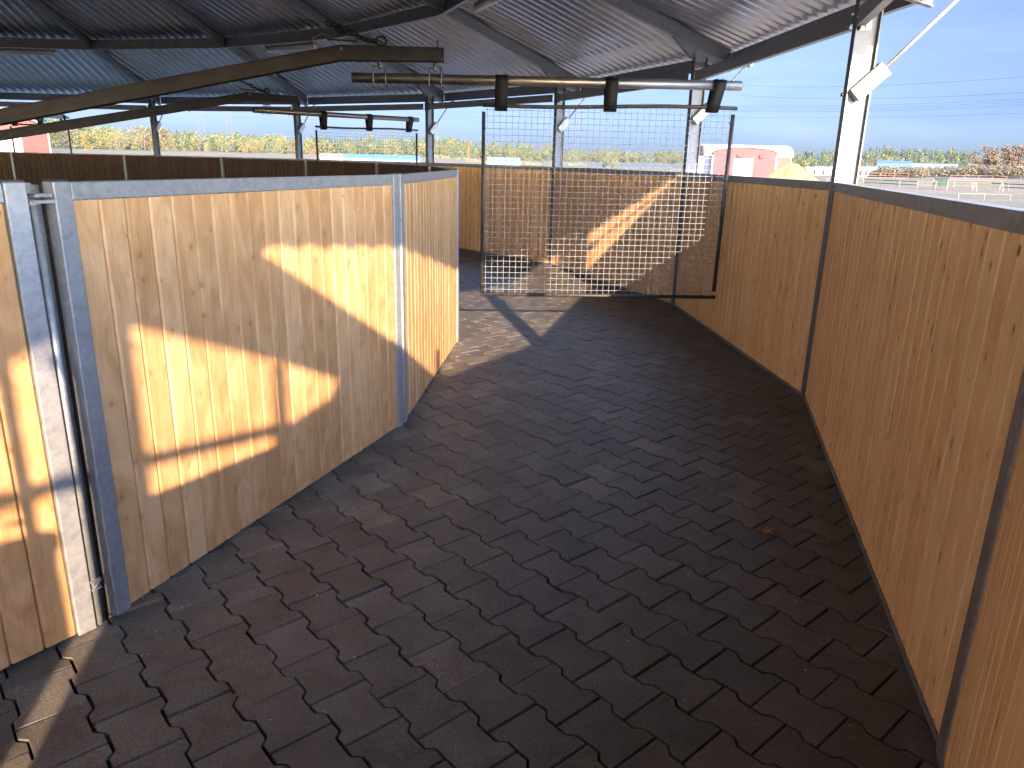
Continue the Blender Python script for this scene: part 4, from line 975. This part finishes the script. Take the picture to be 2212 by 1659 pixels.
# pylons and power lines -----------------------------------------------------
tower = plain('pylon_steel', (0.10, 0.11, 0.13), 0.6, 0.3, 0.05)
pyl = []
for x, yt, D, lab in ((440, 236, 480, 'lattice pylon left of the pair above the far left trees'), (499, 237, 500, 'lattice pylon right of the pair above the far left trees'), (1247, 222, 480, 'lattice pylon left of the pair behind the large mesh gate'), (1308, 204, 440, 'lattice pylon right of the pair behind the large mesh gate, the tallest')):
    b, e, n = frame_at(x, D); h = 1.75 + (horizon(x)-yt)*D/F_PX - GZ; t = empty('lattice_pylon', b, lab, 'pylon', 'pylons of the power line')
    f = MB(); w0, w1 = 2.3, 0.5; W_ = lambda z: w0 + (w1-w0)*(z/h)**0.8; th_ = 0.075
    lv = [h*(1-(1-i/9)**1.15) for i in range(10)]
    cs = lambda z: [b+EZ*z+e*sx*W_(z)+n*sy*W_(z) for sx, sy in ((1, 1), (1, -1), (-1, -1), (-1, 1))]
    for z0, z1 in zip(lv, lv[1:]):
        A, B = cs(z0), cs(z1)
        for j in range(4):
            f.tube([A[j], B[j]], th_, 4); f.tube([A[j], B[(j+1) % 4]], th_*0.55, 4); f.tube([A[(j+1) % 4], B[j]], th_*0.55, 4); f.tube([B[j], B[(j+1) % 4]], th_*0.5, 4)
    f.build('lattice_tower', tower, t)
    f = MB()
    for z, w in ((h*0.97, 4.2), (h*0.84, 5.6)):
        for s in (-1, 1): f.tube([b+EZ*z, b+EZ*z+e*s*w], 0.10, 4); f.tube([b+EZ*(z-1.3), b+EZ*z+e*s*w], 0.07, 4)
    f.build('cross_arm', tower, t); pyl.append((b, h))
wire = plain('power_cable', (0.03, 0.03, 0.032), 0.6, 0.0)
WL = [((1600, 184, 430), (2300, 158, 300)), ((1600, 206, 430), (2300, 194, 300)), ((1310, 219, 440), (2300, 211, 330)), ((1310, 222.5, 440), (2300, 216.5, 330)), ((1310, 226, 440), (2300, 221.5, 330)), ((1310, 229.5, 440), (2300, 226, 330)), ((1310, 241, 440), (2300, 241, 330)),
      ((440, 240, 480), (1247, 228, 480)), ((499, 240, 500), (1308, 210, 440)), ((499, 252, 500), (1308, 224, 440)), ((440, 254, 480), (1247, 240, 480))]
wl = ['highest faint power cable at the upper right', 'second faint power cable below the highest one at the upper right', 'top one of the five close power cables crossing the right-hand sky', 'second of the five close power cables crossing the right-hand sky', 'third of the five close power cables crossing the right-hand sky', 'fourth of the five close power cables crossing the right-hand sky', 'lowest lone power cable below the close ones in the right-hand sky',
      'upper power cable from the leftmost pylon to the mesh gate', 'upper power cable from the second pylon to the tallest pylon', 'lower power cable from the second pylon to the tallest pylon', 'lower power cable from the leftmost pylon to the mesh gate']
for (A, B), lab in zip(WL, wl):
    a, b = at(*A), at(*B); pts = []
    for i in range(17):
        q = i/16; p = a.lerp(b, q); p.z -= 4*q*(1-q)*(a-b).length*0.012; pts.append(p)
    f = MB(); f.tube(pts, 0.045, 5, False); tag(f.build('power_cable', wire, origin=pts[0]), lab, 'power cable', 'power cables across the sky')

# ------------------------------------------------------------------ light
w = bpy.data.worlds.new('World'); scene.world = w; w.use_nodes = True; nt = w.node_tree
sky = nt.nodes.new('ShaderNodeTexSky'); sky.sky_type = 'NISHITA'; sky.sun_disc = False; sky.sun_elevation = SUN_EL; sky.sun_rotation = math.atan2(SUN_H.x, SUN_H.y)
sky.altitude = 50; sky.air_density = 1.0; sky.dust_density = 0.6; sky.ozone_density = 1.5
bg = nt.nodes['Background']; bg.inputs[1].default_value = 0.15; 
# a blue-grey haze bank lies along the northern horizon; the sky overhead and sunward is boosted to lift the shade
tc = N(nt, 'ShaderNodeTexCoord'); sx = N(nt, 'ShaderNodeSeparateXYZ'); nt.links.new(tc.outputs['Generated'], sx.inputs[0])
el = N(nt, 'ShaderNodeMapRange', interpolation_type='SMOOTHSTEP'); el.inputs[1].default_value = 0.16; el.inputs[2].default_value = 0.55; nt.links.new(sx.outputs[2], el.inputs[0])
az = N(nt, 'ShaderNodeMapRange', interpolation_type='SMOOTHSTEP'); az.inputs[1].default_value = 0.40; az.inputs[2].default_value = -0.30; nt.links.new(sx.outputs[1], az.inputs[0])
open_ = math_(nt, 'MAXIMUM', el.outputs[0], az.outputs[0])
cn = N(nt, 'ShaderNodeTexNoise', Scale=2.2, Detail=5.0, Roughness=0.55, Distortion=0.4); mpc = N(nt, 'ShaderNodeMapping'); mpc.inputs['Scale'].default_value = (1, 1, 7); nt.links.new(tc.outputs['Generated'], mpc.inputs[0]); nt.links.new(mpc.outputs[0], cn.inputs['Vector'])
bank_c = ramp(nt, [(0.3, (0.105, 0.15, 0.235)), (0.7, (0.155, 0.195, 0.265))]); nt.links.new(cn.outputs[0], bank_c.inputs[0])
lowf = N(nt, 'ShaderNodeMapRange', interpolation_type='SMOOTHSTEP'); lowf.inputs[1].default_value = 0.0; lowf.inputs[2].default_value = 0.20; nt.links.new(sx.outputs[2], lowf.inputs[0])
bank2 = mix(nt, 'MULTIPLY', 1.0, bank_c.outputs[0], mix(nt, 'MIX', lowf.outputs[0], (0.57, 0.575, 0.84), (0.98, 0.72, 0.69)))
skyc = mix(nt, 'MULTIPLY', 1.0, sky.outputs[0], mix(nt, 'MIX', open_, bank2, (2.1, 2.0, 2.2)))
nt.links.new(skyc, bg.inputs[0])
ld = bpy.data.lights.new('sun', 'SUN'); ld.energy = 3.4; ld.angle = R(0.5); ld.color = (1.0, 0.68, 0.42)
lo = bpy.data.objects.new('sun', ld); col.objects.link(lo)
sd = Vector((SUN_H.x*math.cos(SUN_EL), SUN_H.y*math.cos(SUN_EL), math.sin(SUN_EL)))
lo.rotation_euler = sd.to_track_quat('Z', 'Y').to_euler(); lo.location = sd*60
vs_ = scene.view_settings; vs_.view_transform = 'Standard'; vs_.look = 'None'; vs_.gamma = 1; vs_.use_curve_mapping = False; vs_.exposure = 2.80
scene.cycles.max_bounces = 10; scene.cycles.diffuse_bounces = 5; scene.cycles.glossy_bounces = 4
